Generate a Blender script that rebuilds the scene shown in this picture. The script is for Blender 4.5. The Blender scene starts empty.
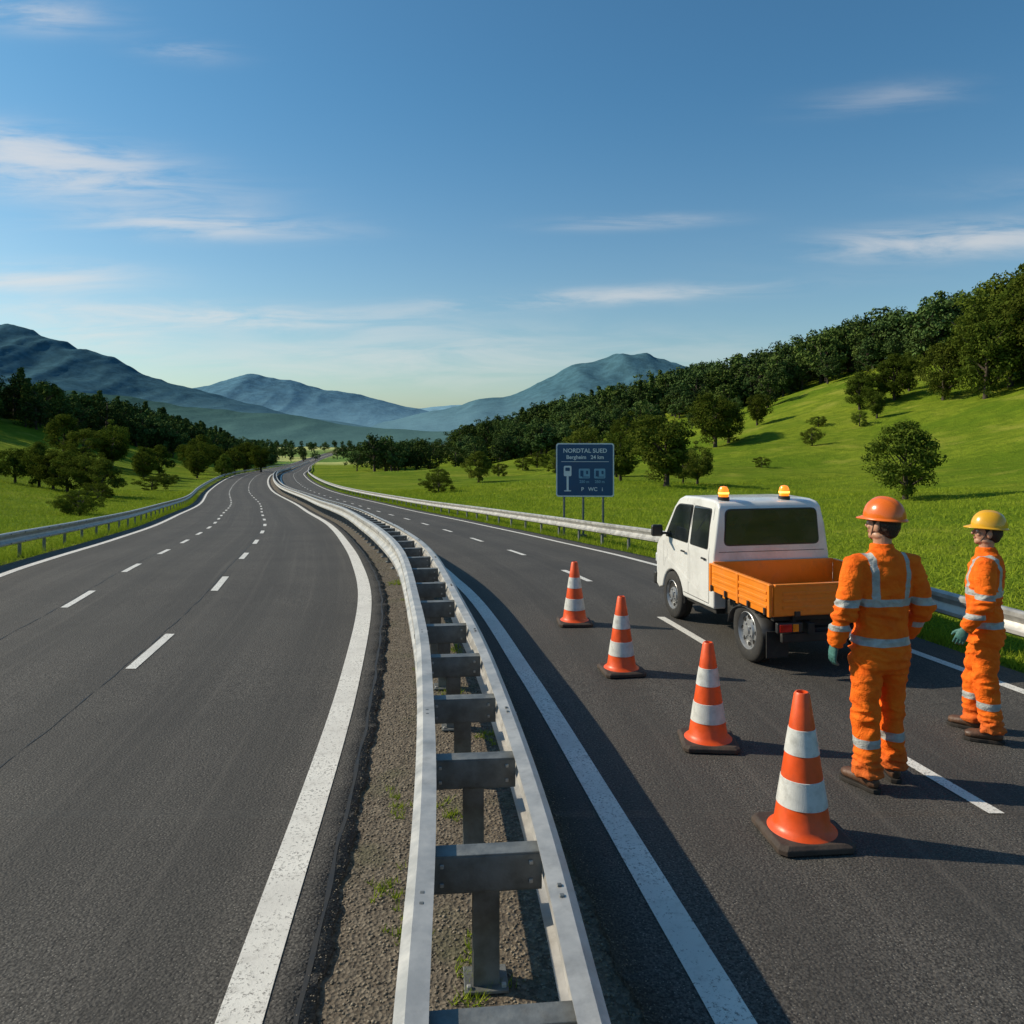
import bpy, bmesh, math, random
import numpy as np
from mathutils import Vector, Matrix, noise as mnoise
random.seed(7); rng=np.random.default_rng(7)
scene=bpy.context.scene
COL=scene.collection
R90=math.pi/2

# ------------------------------------------------------------------ node helpers
class NT:
    def __init__(s,tree): s.t=tree; s.n=tree.nodes; s.l=tree.links
    def new(s,typ,**k):
        nd=s.n.new(typ)
        for a,b in k.items(): setattr(nd,a,b)
        return nd
    def put(s,sock,v):
        if isinstance(v,bpy.types.NodeSocket): s.l.new(v,sock)
        elif v is not None:
            if isinstance(v,(tuple,list)) and len(v)==3 and sock.type=='RGBA': v=(*v,1)
            sock.default_value=v
    def m(s,op,a,b=None,c=None,clamp=False):
        nd=s.new('ShaderNodeMath',operation=op,use_clamp=clamp)
        s.put(nd.inputs[0],a)
        if b is not None: s.put(nd.inputs[1],b)
        if c is not None: s.put(nd.inputs[2],c)
        return nd.outputs[0]
    def vm(s,op,a,b):
        nd=s.new('ShaderNodeVectorMath',operation=op); s.put(nd.inputs[0],a); s.put(nd.inputs[1],b); return nd.outputs[0]
    def mix(s,f,a,b,blend='MIX'):
        nd=s.new('ShaderNodeMix',data_type='RGBA',blend_type=blend)
        s.put(nd.inputs[0],f); s.put(nd.inputs[6],a); s.put(nd.inputs[7],b); return nd.outputs[2]
    def noise(s,vec,scale,detail=4,rough=.55,dist=0):
        nd=s.new('ShaderNodeTexNoise'); s.put(nd.inputs['Vector'],vec)
        nd.inputs['Scale'].default_value=scale; nd.inputs['Detail'].default_value=detail
        nd.inputs['Roughness'].default_value=rough; nd.inputs['Distortion'].default_value=dist
        return nd.outputs['Fac']
    def ramp(s,v,a,b,lo=0.,hi=1.):
        nd=s.new('ShaderNodeMapRange',interpolation_type='SMOOTHSTEP'); s.put(nd.inputs[0],v)
        for i,x in enumerate((a,b,lo,hi)): nd.inputs[i+1].default_value=x
        return nd.outputs[0]
    def xyz(s,v):
        nd=s.new('ShaderNodeSeparateXYZ'); s.put(nd.inputs[0],v); return nd.outputs
    def comb(s,x,y,z):
        nd=s.new('ShaderNodeCombineXYZ'); s.put(nd.inputs[0],x); s.put(nd.inputs[1],y); s.put(nd.inputs[2],z); return nd.outputs[0]
    def bump(s,h,strength,dist):
        nd=s.new('ShaderNodeBump'); s.put(nd.inputs['Height'],h); nd.inputs['Strength'].default_value=strength; nd.inputs['Distance'].default_value=dist
        return nd.outputs[0]
def newmat(name):
    m=bpy.data.materials.new(name); m.use_nodes=True
    t=NT(m.node_tree); b=m.node_tree.nodes['Principled BSDF']
    return m,t,b
def obj_co(t): return t.new('ShaderNodeTexCoord').outputs['Object']
def geo_co(t): return t.new('ShaderNodeNewGeometry').outputs['Position']
def simple(name,col,rough=.5,metal=0.,var=.12,scale=6.,bump=0.,bscale=60.,dirt=0.,coat=0.,emit=None):
    m,t,b=newmat(name); co=obj_co(t)
    n=t.noise(co,scale,4,.6)
    lo=tuple(c*(1-var) for c in col); hi=tuple(min(1,c*(1+var)) for c in col)
    c=t.mix(t.ramp(n,.3,.7),lo,hi)
    if dirt>0:
        d=t.noise(co,scale*.7+1.3,5,.7)
        c=t.mix(t.m('MULTIPLY',t.ramp(d,.45,.75),dirt),c,(.09,.075,.055))
    t.put(b.inputs['Base Color'],c)
    t.put(b.inputs['Roughness'],t.ramp(n,.3,.7,max(.02,rough-.08),min(1,rough+.08)))
    b.inputs['Metallic'].default_value=metal
    b.inputs['Coat Weight'].default_value=coat
    if bump>0: t.put(b.inputs['Normal'],t.bump(t.noise(co,bscale,3),bump,.01))
    if emit:
        b.inputs['Emission Color'].default_value=(*emit[0],1); b.inputs['Emission Strength'].default_value=emit[1]
    return m

# ------------------------------------------------------------------ mesh helpers
def link(o,parent=None):
    COL.objects.link(o)
    if parent is not None: o.parent=parent
    return o
def empty(name,loc=(0,0,0),rz=0,scale=1):
    e=bpy.data.objects.new(name,None); e.location=loc; e.rotation_euler=(0,0,rz); e.scale=(scale,)*3
    e.empty_display_size=.2
    return link(e)
def mk(name,verts,faces,mat=None,parent=None,smooth=False,loc=None,bevel=0,bseg=2):
    me=bpy.data.meshes.new(name); me.from_pydata([tuple(v) for v in verts],[],[tuple(f) for f in faces]); me.update()
    if mat: me.materials.append(mat)
    if smooth: me.polygons.foreach_set('use_smooth',[True]*len(me.polygons))
    o=bpy.data.objects.new(name,me)
    if loc: o.location=loc
    link(o,parent)
    if bevel: addbevel(o,bevel,bseg)
    return o
def addbevel(o,w,seg=2,ang=30):
    b=o.modifiers.new('bevel','BEVEL'); b.width=w; b.segments=seg; b.limit_method='ANGLE'; b.angle_limit=math.radians(ang)
    b.harden_normals=False
def npmesh(name,V,F,mat=None,parent=None,smooth=False,attr=None):
    me=bpy.data.meshes.new(name); V=np.asarray(V,dtype=np.float32); F=np.asarray(F,dtype=np.int32); k=F.shape[1]
    me.vertices.add(len(V)); me.vertices.foreach_set('co',V.ravel())
    me.loops.add(F.size); me.loops.foreach_set('vertex_index',F.ravel())
    me.polygons.add(len(F)); me.polygons.foreach_set('loop_start',np.arange(0,F.size,k,dtype=np.int32))
    me.polygons.foreach_set('loop_total',np.full(len(F),k,dtype=np.int32))
    if smooth: me.polygons.foreach_set('use_smooth',np.ones(len(F),dtype=bool))
    me.update(calc_edges=True); me.validate()
    if attr is not None:
        a=me.attributes.new('shade','FLOAT','POINT'); a.data.foreach_set('value',np.asarray(attr,dtype=np.float32))
    if mat: me.materials.append(mat)
    o=bpy.data.objects.new(name,me)
    return link(o,parent)
def box(name,c,s,mat,parent=None,bevel=.005,rot=None):
    x,y,z=s[0]/2,s[1]/2,s[2]/2
    v=[(-x,-y,-z),(x,-y,-z),(x,y,-z),(-x,y,-z),(-x,-y,z),(x,-y,z),(x,y,z),(-x,y,z)]
    f=[(0,3,2,1),(4,5,6,7),(0,1,5,4),(1,2,6,5),(2,3,7,6),(3,0,4,7)]
    o=mk(name,v,f,mat,parent,loc=c,bevel=bevel)
    if rot: o.rotation_euler=rot
    return o
def lathe(name,prof,mat,parent=None,seg=48,loc=(0,0,0),axis='Z',smooth=True,mats=None,matidx=None):
    V=[];F=[]
    for i in range(seg):
        a=2*math.pi*i/seg; ca,sa=math.cos(a),math.sin(a)
        for r,z in prof: V.append((r*ca,r*sa,z))
    n=len(prof)
    for i in range(seg):
        j=(i+1)%seg
        for k in range(n-1): F.append((i*n+k,j*n+k,j*n+k+1,i*n+k+1))
    if axis=='Y': V=[(x,-z,y) for x,y,z in V]
    if axis=='X': V=[(z,x,y) for x,y,z in V]
    o=mk(name,V,F,mat,parent,smooth=smooth,loc=loc)
    if mats:
        o.data.materials.clear()
        for m in mats: o.data.materials.append(m)
        for i,p in enumerate(o.data.polygons): p.material_index=matidx[i%(n-1)]
    es=o.modifiers.new('es','EDGE_SPLIT'); es.split_angle=math.radians(40)
    return o

# ------------------------------------------------------------------ route geometry (world metres)
def spl(xs,ys):
    xs=np.array(xs,float); ys=np.array(ys,float); g=np.gradient(ys,xs)
    def f(x):
        x=np.asarray(x,float); i=np.clip(np.searchsorted(xs,x)-1,0,len(xs)-2)
        h=xs[i+1]-xs[i]; t=(x-xs[i])/h; tc=np.clip(t,0,1)
        y=((2*tc**3-3*tc**2+1)*ys[i]+(tc**3-2*tc**2+tc)*h*g[i]+(-2*tc**3+3*tc**2)*ys[i+1]+(tc**3-tc**2)*h*g[i+1])
        y=y+np.where(x<xs[0],(x-xs[0])*g[0],0)+np.where(x>xs[-1],(x-xs[-1])*g[-1],0)
        return y
    return f
Rx=spl([3.2,7.7,11.3,15.4,21.3,27.8,40,50,80,143,200,300,400,550,800,8000],
       [-1.10,-1.56,-2.08,-3.0,-4.5,-6.3,-10.2,-13.4,-24.0,-43,-57,-82,-106,-138,-180,-700])
prof=spl([-30,5,13,21,28,50,143,250,400,600,900,3000,9000],[0,0,-.03,-.5,-.95,-2.3,-5.6,-9.6,-15,-19,-21,-22,-22])
def K(Y): 
    s=(Rx(Y+.05)-Rx(Y-.05))/.1; return np.sqrt(1+s*s)
offE=lambda Y: np.interp(Y,[0,3.2,8.2,13,28,50,200],[2.1,2.0,1.68,1.45,1.4,1.6,2.0])
offD=lambda Y: offE(Y)+np.interp(Y,[0,5,9,14,30],[2.5,2.4,2.2,2.05,1.95])
offR=lambda Y: offE(Y)+1.93*np.interp(Y,[0,5,9,14,30],[2.5,2.4,2.2,2.05,1.95])
_oM=spl([-10,-2,2.4,3.5,6,9,13,28,50,200,900],[.95,.95,.985,1.01,.96,.82,.70,.65,.75,1.0,1.0])
offM=lambda Y:_oM(np.clip(Y,-10,800))
offL=-5.9; offA=-2.2; offB=-3.98
ROWS=np.concatenate([np.arange(-30,0,1.),np.arange(0,60,.5),np.arange(60,200,2.),np.arange(200,800,5.)])
def zr(Y): return np.interp(Y,ROWS,prof(ROWS)) if np.max(Y)<=ROWS[-1] else prof(Y)
def XR(Y,off): return Rx(Y)+off*K(Y)
def fo(o,Y): return o(Y) if callable(o) else np.full(np.shape(Y),float(o))

def hill(d,Y,X):
    dr=np.maximum(d-9.5,0); hr=.00142*dr**2
    hr=np.where(d>150,.00142*140.5**2+(1-np.exp(-np.maximum(d-150,0)/60))*16,hr)
    hr=hr*(1-np.clip((Y-330)/400,0,1)**1.0*.9)
    dl=np.maximum(-d-9,0); hl=13*np.tanh(.008*dl**2/13)
    hl=hl*(1-np.clip((Y-380)/300,0,1)*.9)
    return hr+hl
def undul(X,Y,d):
    e=np.clip((np.abs(d)-11)/30,0,1)
    return e*(1.1*np.sin(X*.045+Y*.021+1)+.7*np.sin(X*.083-Y*.06)+.25*np.sin(X*.21+Y*.17)+.12*np.sin(Y*.43-X*.31))*np.clip(Y/60,.3,1)
def terr(X,Y):
    X=np.asarray(X,float);Y=np.asarray(Y,float)
    d=(X-Rx(Y))/K(Y)
    edge=np.clip((np.abs(d-.3)-6.6)/2,0,1)
    return zr2(Y)-.06+hill(d,Y,X)+undul(X,Y,d)+.03*edge
def zr2(Y): return np.where(Y<=ROWS[-1],np.interp(Y,ROWS,prof(ROWS)),prof(Y))

# ------------------------------------------------------------------ materials
def asphalt():
    m,t,b=newmat('asphalt'); p=geo_co(t)
    fine=t.noise(p,75,2,.65); big=t.noise(p,.55,4,.6); 
    at=t.new('ShaderNodeAttribute',attribute_name='lane').outputs['Fac']
    c=t.mix(t.ramp(fine,.35,.66),(.028,.026,.024),(.112,.103,.092))
    v=t.new('ShaderNodeTexVoronoi'); t.put(v.inputs['Vector'],p); v.inputs['Scale'].default_value=62
    c=t.mix(t.m('MULTIPLY',t.ramp(v.outputs['Distance'],.28,.10),t.ramp(t.xyz(v.outputs['Color'])[0],.35,.6)),c,(.27,.25,.22))
    c=t.mix(t.ramp(big,.35,.75),c,t.mix(.55,c,(.042,.039,.037)))
    tr=t.m('ABSOLUTE',t.m('SINE',at)); c=t.mix(t.m('MULTIPLY',t.ramp(tr,.55,1.),.36),c,(.038,.036,.034))
    st=t.noise(t.comb(t.m('MULTIPLY',at,1.3),t.m('MULTIPLY',t.xyz(p)[1],.05),0),2.2,4)
    c=t.mix(t.ramp(st,.48,.8,0,.4),c,(.115,.104,.092))
    # dark drips / oil spots
    sp=t.noise(p,3.1,3,.6); c=t.mix(t.ramp(sp,.66,.76,0,.45),c,(.022,.021,.020))
    t.put(b.inputs['Base Color'],c)
    b.inputs['Roughness'].default_value=.82
    b.inputs['Specular IOR Level'].default_value=.3
    h=t.m('ADD',t.m('MULTIPLY',fine,.6),t.m('MULTIPLY',v.outputs['Distance'],.6))
    t.put(b.inputs['Normal'],t.bump(h,.7,.009))
    return m
def paint():
    m,t,b=newmat('road_marking_paint'); p=geo_co(t)
    n=t.noise(p,60,4,.7); big=t.noise(p,2.,4,.6)
    c=t.mix(t.ramp(big,.3,.7),(.60,.58,.54),(.74,.72,.67))
    wear=t.ramp(t.m('ADD',n,t.m('MULTIPLY',big,.25)),.77,.67,1,0)
    c=t.mix(t.m('MULTIPLY',wear,.8),c,(.12,.11,.10))
    c=t.mix(t.ramp(t.noise(p,9,4,.7),.5,.8,0,.45),c,(.26,.24,.21))
    t.put(b.inputs['Base Color'],c); b.inputs['Roughness'].default_value=.65
    t.put(b.inputs['Normal'],t.bump(n,.5,.005)); return m
def gravel():
    m,t,b=newmat('gravel_median'); p=geo_co(t)
    v=t.new('ShaderNodeTexVoronoi'); t.put(v.inputs['Vector'],p); v.inputs['Scale'].default_value=48
    n=t.noise(p,30,4,.7); big=t.noise(p,1.8,3)
    c=t.mix(t.xyz(v.outputs['Color'])[0],(.085,.066,.046),(.21,.175,.13))
    c=t.mix(t.ramp(n,.35,.65),t.mix(.5,c,(.055,.042,.030)),c)
    c=t.mix(t.ramp(big,.52,.75,0,.6),c,(.065,.07,.028))
    t.put(b.inputs['Base Color'],c); b.inputs['Roughness'].default_value=.95
    t.put(b.inputs['Normal'],t.bump(t.m('ADD',v.outputs['Distance'],n),.8,.015)); return m
def grassmat():
    m,t,b=newmat('grass_ground'); p=geo_co(t); s=t.xyz(p)
    n1=t.noise(p,.05,5,.62); n2=t.noise(p,.55,5,.7); n3=t.noise(p,6,3,.7)
    c=t.mix(t.ramp(n1,.36,.62),(.155,.235,.016),(.290,.345,.030))
    c=t.mix(t.ramp(n2,.32,.68),t.mix(.58,c,(.065,.12,.010)),c)
    c=t.mix(t.ramp(n3,.25,.7,.5,0),c,(.06,.10,.010))
    w=t.noise(t.comb(t.m('MULTIPLY',s[0],.03),t.m('MULTIPLY',s[1],.30),0),1.,4,.6)
    c=t.mix(t.ramp(w,.44,.62,0,.5),c,(.105,.175,.014))
    dry=t.noise(p,.13,4,.6); c=t.mix(t.ramp(dry,.54,.75,0,.6),c,(.36,.35,.06))
    v=t.new('ShaderNodeTexVoronoi'); t.put(v.inputs['Vector'],t.vm('MULTIPLY',p,(1,.45,0))); v.inputs['Scale'].default_value=.012
    fc=t.xyz(v.outputs['Color'])[0]
    fld=t.mix(t.ramp(fc,.2,.8),(.12,.21,.05),(.42,.44,.16))
    c=t.mix(t.ramp(s[1],360,470),c,fld)
    c=t.mix(t.ramp(s[1],700,3200,0,.9),c,(.18,.31,.36))  # distance haze painted into the ground colour, growing with world Y
    at=t.new('ShaderNodeAttribute',attribute_name='dverge').outputs['Fac']
    dn=t.m('ADD',at,t.m('MULTIPLY',n2,1.2))
    c=t.mix(t.ramp(dn,1.1,.5,0,.85),c,(.10,.078,.05))
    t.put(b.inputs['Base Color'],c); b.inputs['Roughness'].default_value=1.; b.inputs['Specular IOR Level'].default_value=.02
    t.put(b.inputs['Normal'],t.bump(t.m('ADD',n3,t.m('MULTIPLY',n2,2.)),1.,.22)); return m
def leafmat(name,c0,c1,c2,trans=.22):
    m=bpy.data.materials.new(name); m.use_nodes=True; t=NT(m.node_tree); t.n.clear()
    a=t.new('ShaderNodeAttribute',attribute_name='shade').outputs['Fac']
    r=t.new('ShaderNodeObjectInfo').outputs['Random']
    c=t.mix(a,c0,c1); c=t.mix(t.m('MULTIPLY',r,.65),c,c2)
    r2=t.m('FRACT',t.m('MULTIPLY',r,7.31)); k=t.m('ADD',t.m('MULTIPLY',r2,.75),.62)
    c=t.mix(1.,c,t.comb(k,k,k),'MULTIPLY')
    d=t.new('ShaderNodeBsdfDiffuse'); t.put(d.inputs[0],c)
    o=t.new('ShaderNodeOutputMaterial')
    if trans:
        tr=t.new('ShaderNodeBsdfTranslucent'); t.put(tr.inputs[0],t.mix(.5,c,(.14,.20,.02)))
        mx=t.new('ShaderNodeMixShader'); mx.inputs[0].default_value=trans; t.l.new(d.outputs[0],mx.inputs[1]); t.l.new(tr.outputs[0],mx.inputs[2])
        t.l.new(mx.outputs[0],o.inputs[0])
    else: t.l.new(d.outputs[0],o.inputs[0])
    return m
MA=asphalt(); MP=paint(); MG=gravel(); MGR=grassmat()
ML=leafmat('foliage',(.028,.052,.008),(.115,.155,.022),(.085,.095,.016))
MC=leafmat('foliage_dark',(.026,.050,.013),(.115,.155,.036),(.05,.09,.035),0)
MGB=leafmat('grass_blades',(.14,.22,.014),(.34,.40,.036),(.24,.30,.026),.3)
MBK=simple('bark',(.06,.045,.032),.9,var=.3,scale=9,bump=.6)
MST=simple('galvanised_steel',(.45,.44,.42),.45,.35,var=.16,scale=5,bump=.12,bscale=25,dirt=.34)
MSD=simple('weathered_steel_post',(.17,.18,.18),.55,.4,var=.25,scale=9,bump=.2,bscale=40,dirt=.45)

# ------------------------------------------------------------------ terrain
rowsT=np.concatenate([ROWS,800*np.power(9000/800,np.linspace(.02,1,40))])
dn=np.concatenate([-np.geomspace(9000,12,70),np.linspace(-11.5,11.5,24),np.geomspace(12,9000,90)])
YY,DD=np.meshgrid(rowsT,dn,indexing='ij')
XX=Rx(YY)+DD*K(YY); ZZ=terr(XX,YY)
V=np.stack([XX,YY,ZZ],-1).reshape(-1,3); nr,nc=XX.shape
ii,jj=np.meshgrid(np.arange(nr-1),np.arange(nc-1),indexing='ij'); a=(ii*nc+jj).ravel()
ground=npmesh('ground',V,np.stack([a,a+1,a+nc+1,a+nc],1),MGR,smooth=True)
at=ground.data.attributes.new('dverge','FLOAT','POINT')
dv=np.where(DD>0,DD-np.broadcast_to(offR(YY),DD.shape)-.5,-DD+offL-.45)
at.data.foreach_set('value',np.clip(dv,0,5).astype(np.float32).ravel())

# ------------------------------------------------------------------ road sheets
def strip(name,o1,o2,Ys,dz,mat,parent=None,ncol=2,side=0,lane=False):
    Ys=np.asarray(Ys,float); a=fo(o1,Ys); b=fo(o2,Ys); k=K(Ys); rx=Rx(Ys); z=zr(Ys)+dz
    fr=np.linspace(0,1,ncol); off=a[:,None]*(1-fr)+b[:,None]*fr
    X=rx[:,None]+off*k[:,None]; Y=np.repeat(Ys[:,None],ncol,1); Z=np.repeat(z[:,None],ncol,1)
    if side:
        X=np.concatenate([X[:,:1],X,X[:,-1:]],1);Y=np.repeat(Ys[:,None],ncol+2,1);Z=np.concatenate([Z[:,:1]-side,Z,Z[:,-1:]-side],1)
        off=np.concatenate([off[:,:1],off,off[:,-1:]],1); ncol+=2
    n=len(Ys); ii,jj=np.meshgrid(np.arange(n-1),np.arange(ncol-1),indexing='ij'); q=(ii*ncol+jj).ravel()
    o=npmesh(name,np.stack([X,Y,Z],-1).reshape(-1,3),np.stack([q,q+1,q+ncol+1,q+ncol],1),mat,parent)
    if lane:
        at=o.data.attributes.new('lane','FLOAT','POINT')
        at.data.foreach_set('value',((off)*math.pi/1.0).astype(np.float32).ravel())
    return o
RY=ROWS[ROWS<790]
NY=np.unique(np.concatenate([np.arange(-4,16,.06),RY]))
jag=lambda Y:.012*np.sin(Y*7.1)+.010*np.sin(Y*17.3+1)+.008*np.sin(Y*41.)
rl=strip('road',offL-.5,lambda Y:.30+jag(Y),NY,0,MA,ncol=40,side=.06,lane=True)
rr=strip('road',lambda Y:offE(Y)-.36+jag(Y+5),lambda Y:offR(Y)+.5,NY,0,MA,ncol=30,side=.06,lane=True)
strip('gravel_median',.22,lambda Y:offE(Y)-.28,RY,-.022,MG)
mk_e=empty('road_markings')
def line(nm,o,w,Ys,dz=.005):
    f=(lambda Y:fo(o,Y)-w/2); g=(lambda Y:fo(o,Y)+w/2)
    strip(nm,f,g,Ys,dz,MP,mk_e)
line('edge_line_a',0.,.19,RY); line('edge_line_b',offE,.17,RY); line('edge_line_c',offL,.15,RY); line('edge_line_d',offR,.12,RY)
def dashes(nm,o,w,start,per,ln,end=420):
    y=start
    V=[];F=[]
    while y<end:
        Ys=np.unique(np.concatenate([[y,y+ln],ROWS[(ROWS>y)&(ROWS<y+ln)]]))
        of=fo(o,Ys);k=K(Ys);rx=Rx(Ys);z=zr(Ys)+.005
        for j in range(len(Ys)):
            V.append((rx[j]+(of[j]-w/2)*k[j],Ys[j],z[j]));V.append((rx[j]+(of[j]+w/2)*k[j],Ys[j],z[j]))
            if j: b=len(V)-4; F.append((b,b+1,b+3,b+2))
        y+=per
    mk(nm,V,F,MP,mk_e)
dashes('lane_line_a',offA,.105,8.0-3.95*6,3.95,1.35)
dashes('lane_line_b',offB,.10,10.75-3.1*10,3.1,1.2)
dashes('lane_line_c',offD,.10,5.0-3.9*8,3.9,1.3)
MSEAM=simple('tar_seam',(.022,.020,.018),.6)
def seam(o,w,y0,y1):
    Ys=np.arange(y0,y1,.12)
    strip('tar_seam',lambda Y:fo(o,Y)-w/2+.006*np.sin(Y*5.1)+.004*np.sin(Y*13),lambda Y:fo(o,Y)+w/2+.006*np.sin(Y*5.1)+.005*np.sin(Y*9+1),Ys,.003,MSEAM,mk_e)
seam(offA-.09,.009,-5,40); seam(offB-.08,.009,-5,40); seam(.235,.022,-5,40)

# ------------------------------------------------------------------ guard rails
WB=[(-.025,.628),(.045,.632),(.078,.612),(.078,.565),(.02,.515),(.005,.475),(.02,.435),(.078,.385),(.078,.345),(.045,.322),(-.005,.312)]
def beam(nm,off,sgn,Ys,parent,z0=0.,lat=0.,sc=1.):
    Ys=np.asarray(Ys,float); k=K(Ys);rx=Rx(Ys);z=zr(Ys);of=fo(off,Ys)
    P=np.array(WB);n=len(P)
    lt=lat(Ys)[:,None] if callable(lat) else lat
    X=rx[:,None]+(of[:,None]+lt+sgn*P[None,:,0]*sc)*k[:,None]; Z=z[:,None]+P[None,:,1]*sc+z0; Y=np.repeat(Ys[:,None],n,1)
    m=len(Ys); ii,jj=np.meshgrid(np.arange(m-1),np.arange(n-1),indexing='ij'); q=(ii*n+jj).ravel()
    o=npmesh(nm,np.stack([X,Y,Z],-1).reshape(-1,3),np.stack([q,q+1,q+n+1,q+n],1),MST,parent,smooth=True)
    s=o.modifiers.new('sol','SOLIDIFY'); s.thickness=.006
    es=o.modifiers.new('es','EDGE_SPLIT'); es.split_angle=math.radians(28)
    return o
def boxes(name,items,mat,parent,bevel=.004):
    V=[];F=[]
    for (c,s,rz) in items:
        cr,sr=math.cos(rz),math.sin(rz);b=len(V)
        for dz in(-1,1):
            for dx,dy in((-1,-1),(1,-1),(1,1),(-1,1)):
                x=dx*s[0]/2;y=dy*s[1]/2
                V.append((c[0]+x*cr-y*sr,c[1]+x*sr+y*cr,c[2]+dz*s[2]/2))
        F+= [tuple(b+i for i in f) for f in((0,3,2,1),(4,5,6,7),(0,1,5,4),(1,2,6,5),(2,3,7,6),(3,0,4,7))]
    return mk(name,V,F,mat,parent,bevel=bevel,bseg=1)
def head(Y): return math.atan2(-(float(Rx(Y+.1))-float(Rx(Y-.1)))/.2,1)
def loc_(Y,off,lat,fwd=0):
    a=head(Y); x=float(Rx(Y))+float(fo(off,np.array([Y]))[0] if callable(off) else off)*float(K(Y))
    return (x+lat*math.cos(a)-fwd*math.sin(a), Y+lat*math.sin(a)+fwd*math.cos(a))
GY=np.concatenate([np.arange(-8,60,.25),np.arange(60,200,2.),np.arange(200,500,5.)])
mg=empty('median_guardrail')
_lt=spl([-10,0,3.5,4.5,8,14,20,900],[.245,.245,.242,.235,.205,.19,.19,.19])
LAT=lambda Y:_lt(np.clip(Y,-10,800))
beam('rail_a',offM,-1,GY,mg,lat=lambda Y:-LAT(Y)); beam('rail_b',offM,1,GY,mg,lat=LAT)
posts=[];bars=[];plates=[];bolts=[]
y=3.5-8
while y<230:
    a=head(y); z=float(zr(y)); lt=float(LAT(y)); bw=2*lt-.004
    def P(lat,fwd): return loc_(y,offM,lat,fwd)
    c=P(0,0)
    posts.append(((*P(0,-.045),z+.24),(.115,.008,.60),a)); posts.append(((*P(0,.045),z+.24),(.115,.008,.60),a)); posts.append(((*P(0,0),z+.24),(.008,.082,.60),a))
    bars.append(((*P(0,-.058),z+.49),(bw,.008,.15),a)); bars.append(((*P(0,-.015),z+.569),(bw,.094,.008),a)); bars.append(((*P(0,-.03),z+.411),(bw,.056,.008),a))
    plates.append(((*c,z-.008),(.19,.17,.014),a))
    for s in(-1,1):
        for t_ in(-1,1): bolts.append(((*P(s*(lt-.05),-.066),z+.49+t_*.04),(.018,.010,.018),a))
        bolts.append(((*P(s*.075,-.06),z+.004),(.02,.02,.018),a))
    y+=1.0 if y<60 else 2.
boxes('posts',posts,MSD,mg,.002); boxes('spacers',bars,MSD,mg,.002); boxes('base_plates',plates,MSD,mg,.002); boxes('bolts',bolts,MST,mg,.003)
it=[];y=1.0
while y<40:
    for s in(-1,1):
        for dy in(0,.07):
            for h in(.59,.36):
                q=loc_(y+dy,offM,s*(float(LAT(y))+.082)); it.append(((*q,float(zr(y))+h),(.010,.022,.022),head(y)))
            q=loc_(y+dy,offM,s*(float(LAT(y))+.02)); it.append(((*q,float(zr(y))+.634),(.018,.018,.008),head(y)))
    y+=2.0
boxes('rail_bolts',it,MSD,mg,.002)
def siderail(off,sgn,y0,y1):
    g=empty('guardrail'); Ys=GY[(GY>=y0)&(GY<=y1)]
    beam('rail',off,sgn,Ys,g,sc=.82)
    it=[];y=y0+.4
    while y<min(y1,260):
        a=head(y);q=loc_(y,off,-.045*sgn);it.append(((*q,float(zr(y))+.2),(.05,.08,.60),a)); y+=1.6
    boxes('posts',it,MSD,g,.003)
    it=[];y=y0+1.2
    while y<60:
        for h in(.48,.30):
            q=loc_(y,off,.068*sgn); it.append(((*q,float(zr(y))+h),(.012,.025,.025),head(y)))
        y+=.8
    boxes('bolts',it,MSD,g,.003)
siderail(offL-.85,1,-6,420)
siderail(lambda Y:offR(Y)+.85,-1,-6,420)

# ------------------------------------------------------------------ loose stones and weeds on median, verge grass
def stones(name,n,fpos,smin,smax,mat):
    P=fpos(n); s=rng.uniform(smin,smax,n)
    base=np.array([(1,0,0),(0,1,0),(-1,0,0),(0,-1,0),(0,0,.7),(0,0,-.7)]); f=np.array([(0,1,4),(1,2,4),(2,3,4),(3,0,4),(1,0,5),(2,1,5),(3,2,5),(0,3,5)])
    an=rng.uniform(0,6.28,n); B=base[None]*s[:,None,None]*rng.uniform(.6,1.3,(n,6,1))
    x=B[...,0]*np.cos(an)[:,None]-B[...,1]*np.sin(an)[:,None]; y_=B[...,0]*np.sin(an)[:,None]+B[...,1]*np.cos(an)[:,None]
    Vv=np.stack([x,y_,B[...,2]],-1)+P[:,None,:]
    F=(f[None]+6*np.arange(n)[:,None,None]).reshape(-1,3)
    return npmesh(name,Vv.reshape(-1,3),F,mat)
def fmed(n):
    Y=2.0+16*rng.random(n)**1.7; t_=rng.random(n); off=.31+t_*(offE(Y)-.36-.33)
    return np.stack([XR(Y,off),Y,zr(Y)-.020],-1)
def fedge(n):
    Y=2.0+14*rng.random(n)**1.6; sd_=rng.random(n)<.5; o_=np.where(sd_,.30-np.abs(rng.normal(0,.05,n)),offE(Y)-.36+np.abs(rng.normal(0,.05,n)))
    return np.stack([XR(Y,o_),Y,zr(Y)+.001],-1)
MSTN=simple('stones',(.19,.16,.12),.9,var=.6,scale=30)
stones('gravel_stones',11000,fmed,.004,.012,MSTN)
stones('loose_grit',2600,fedge,.002,.006,MSTN)
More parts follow.
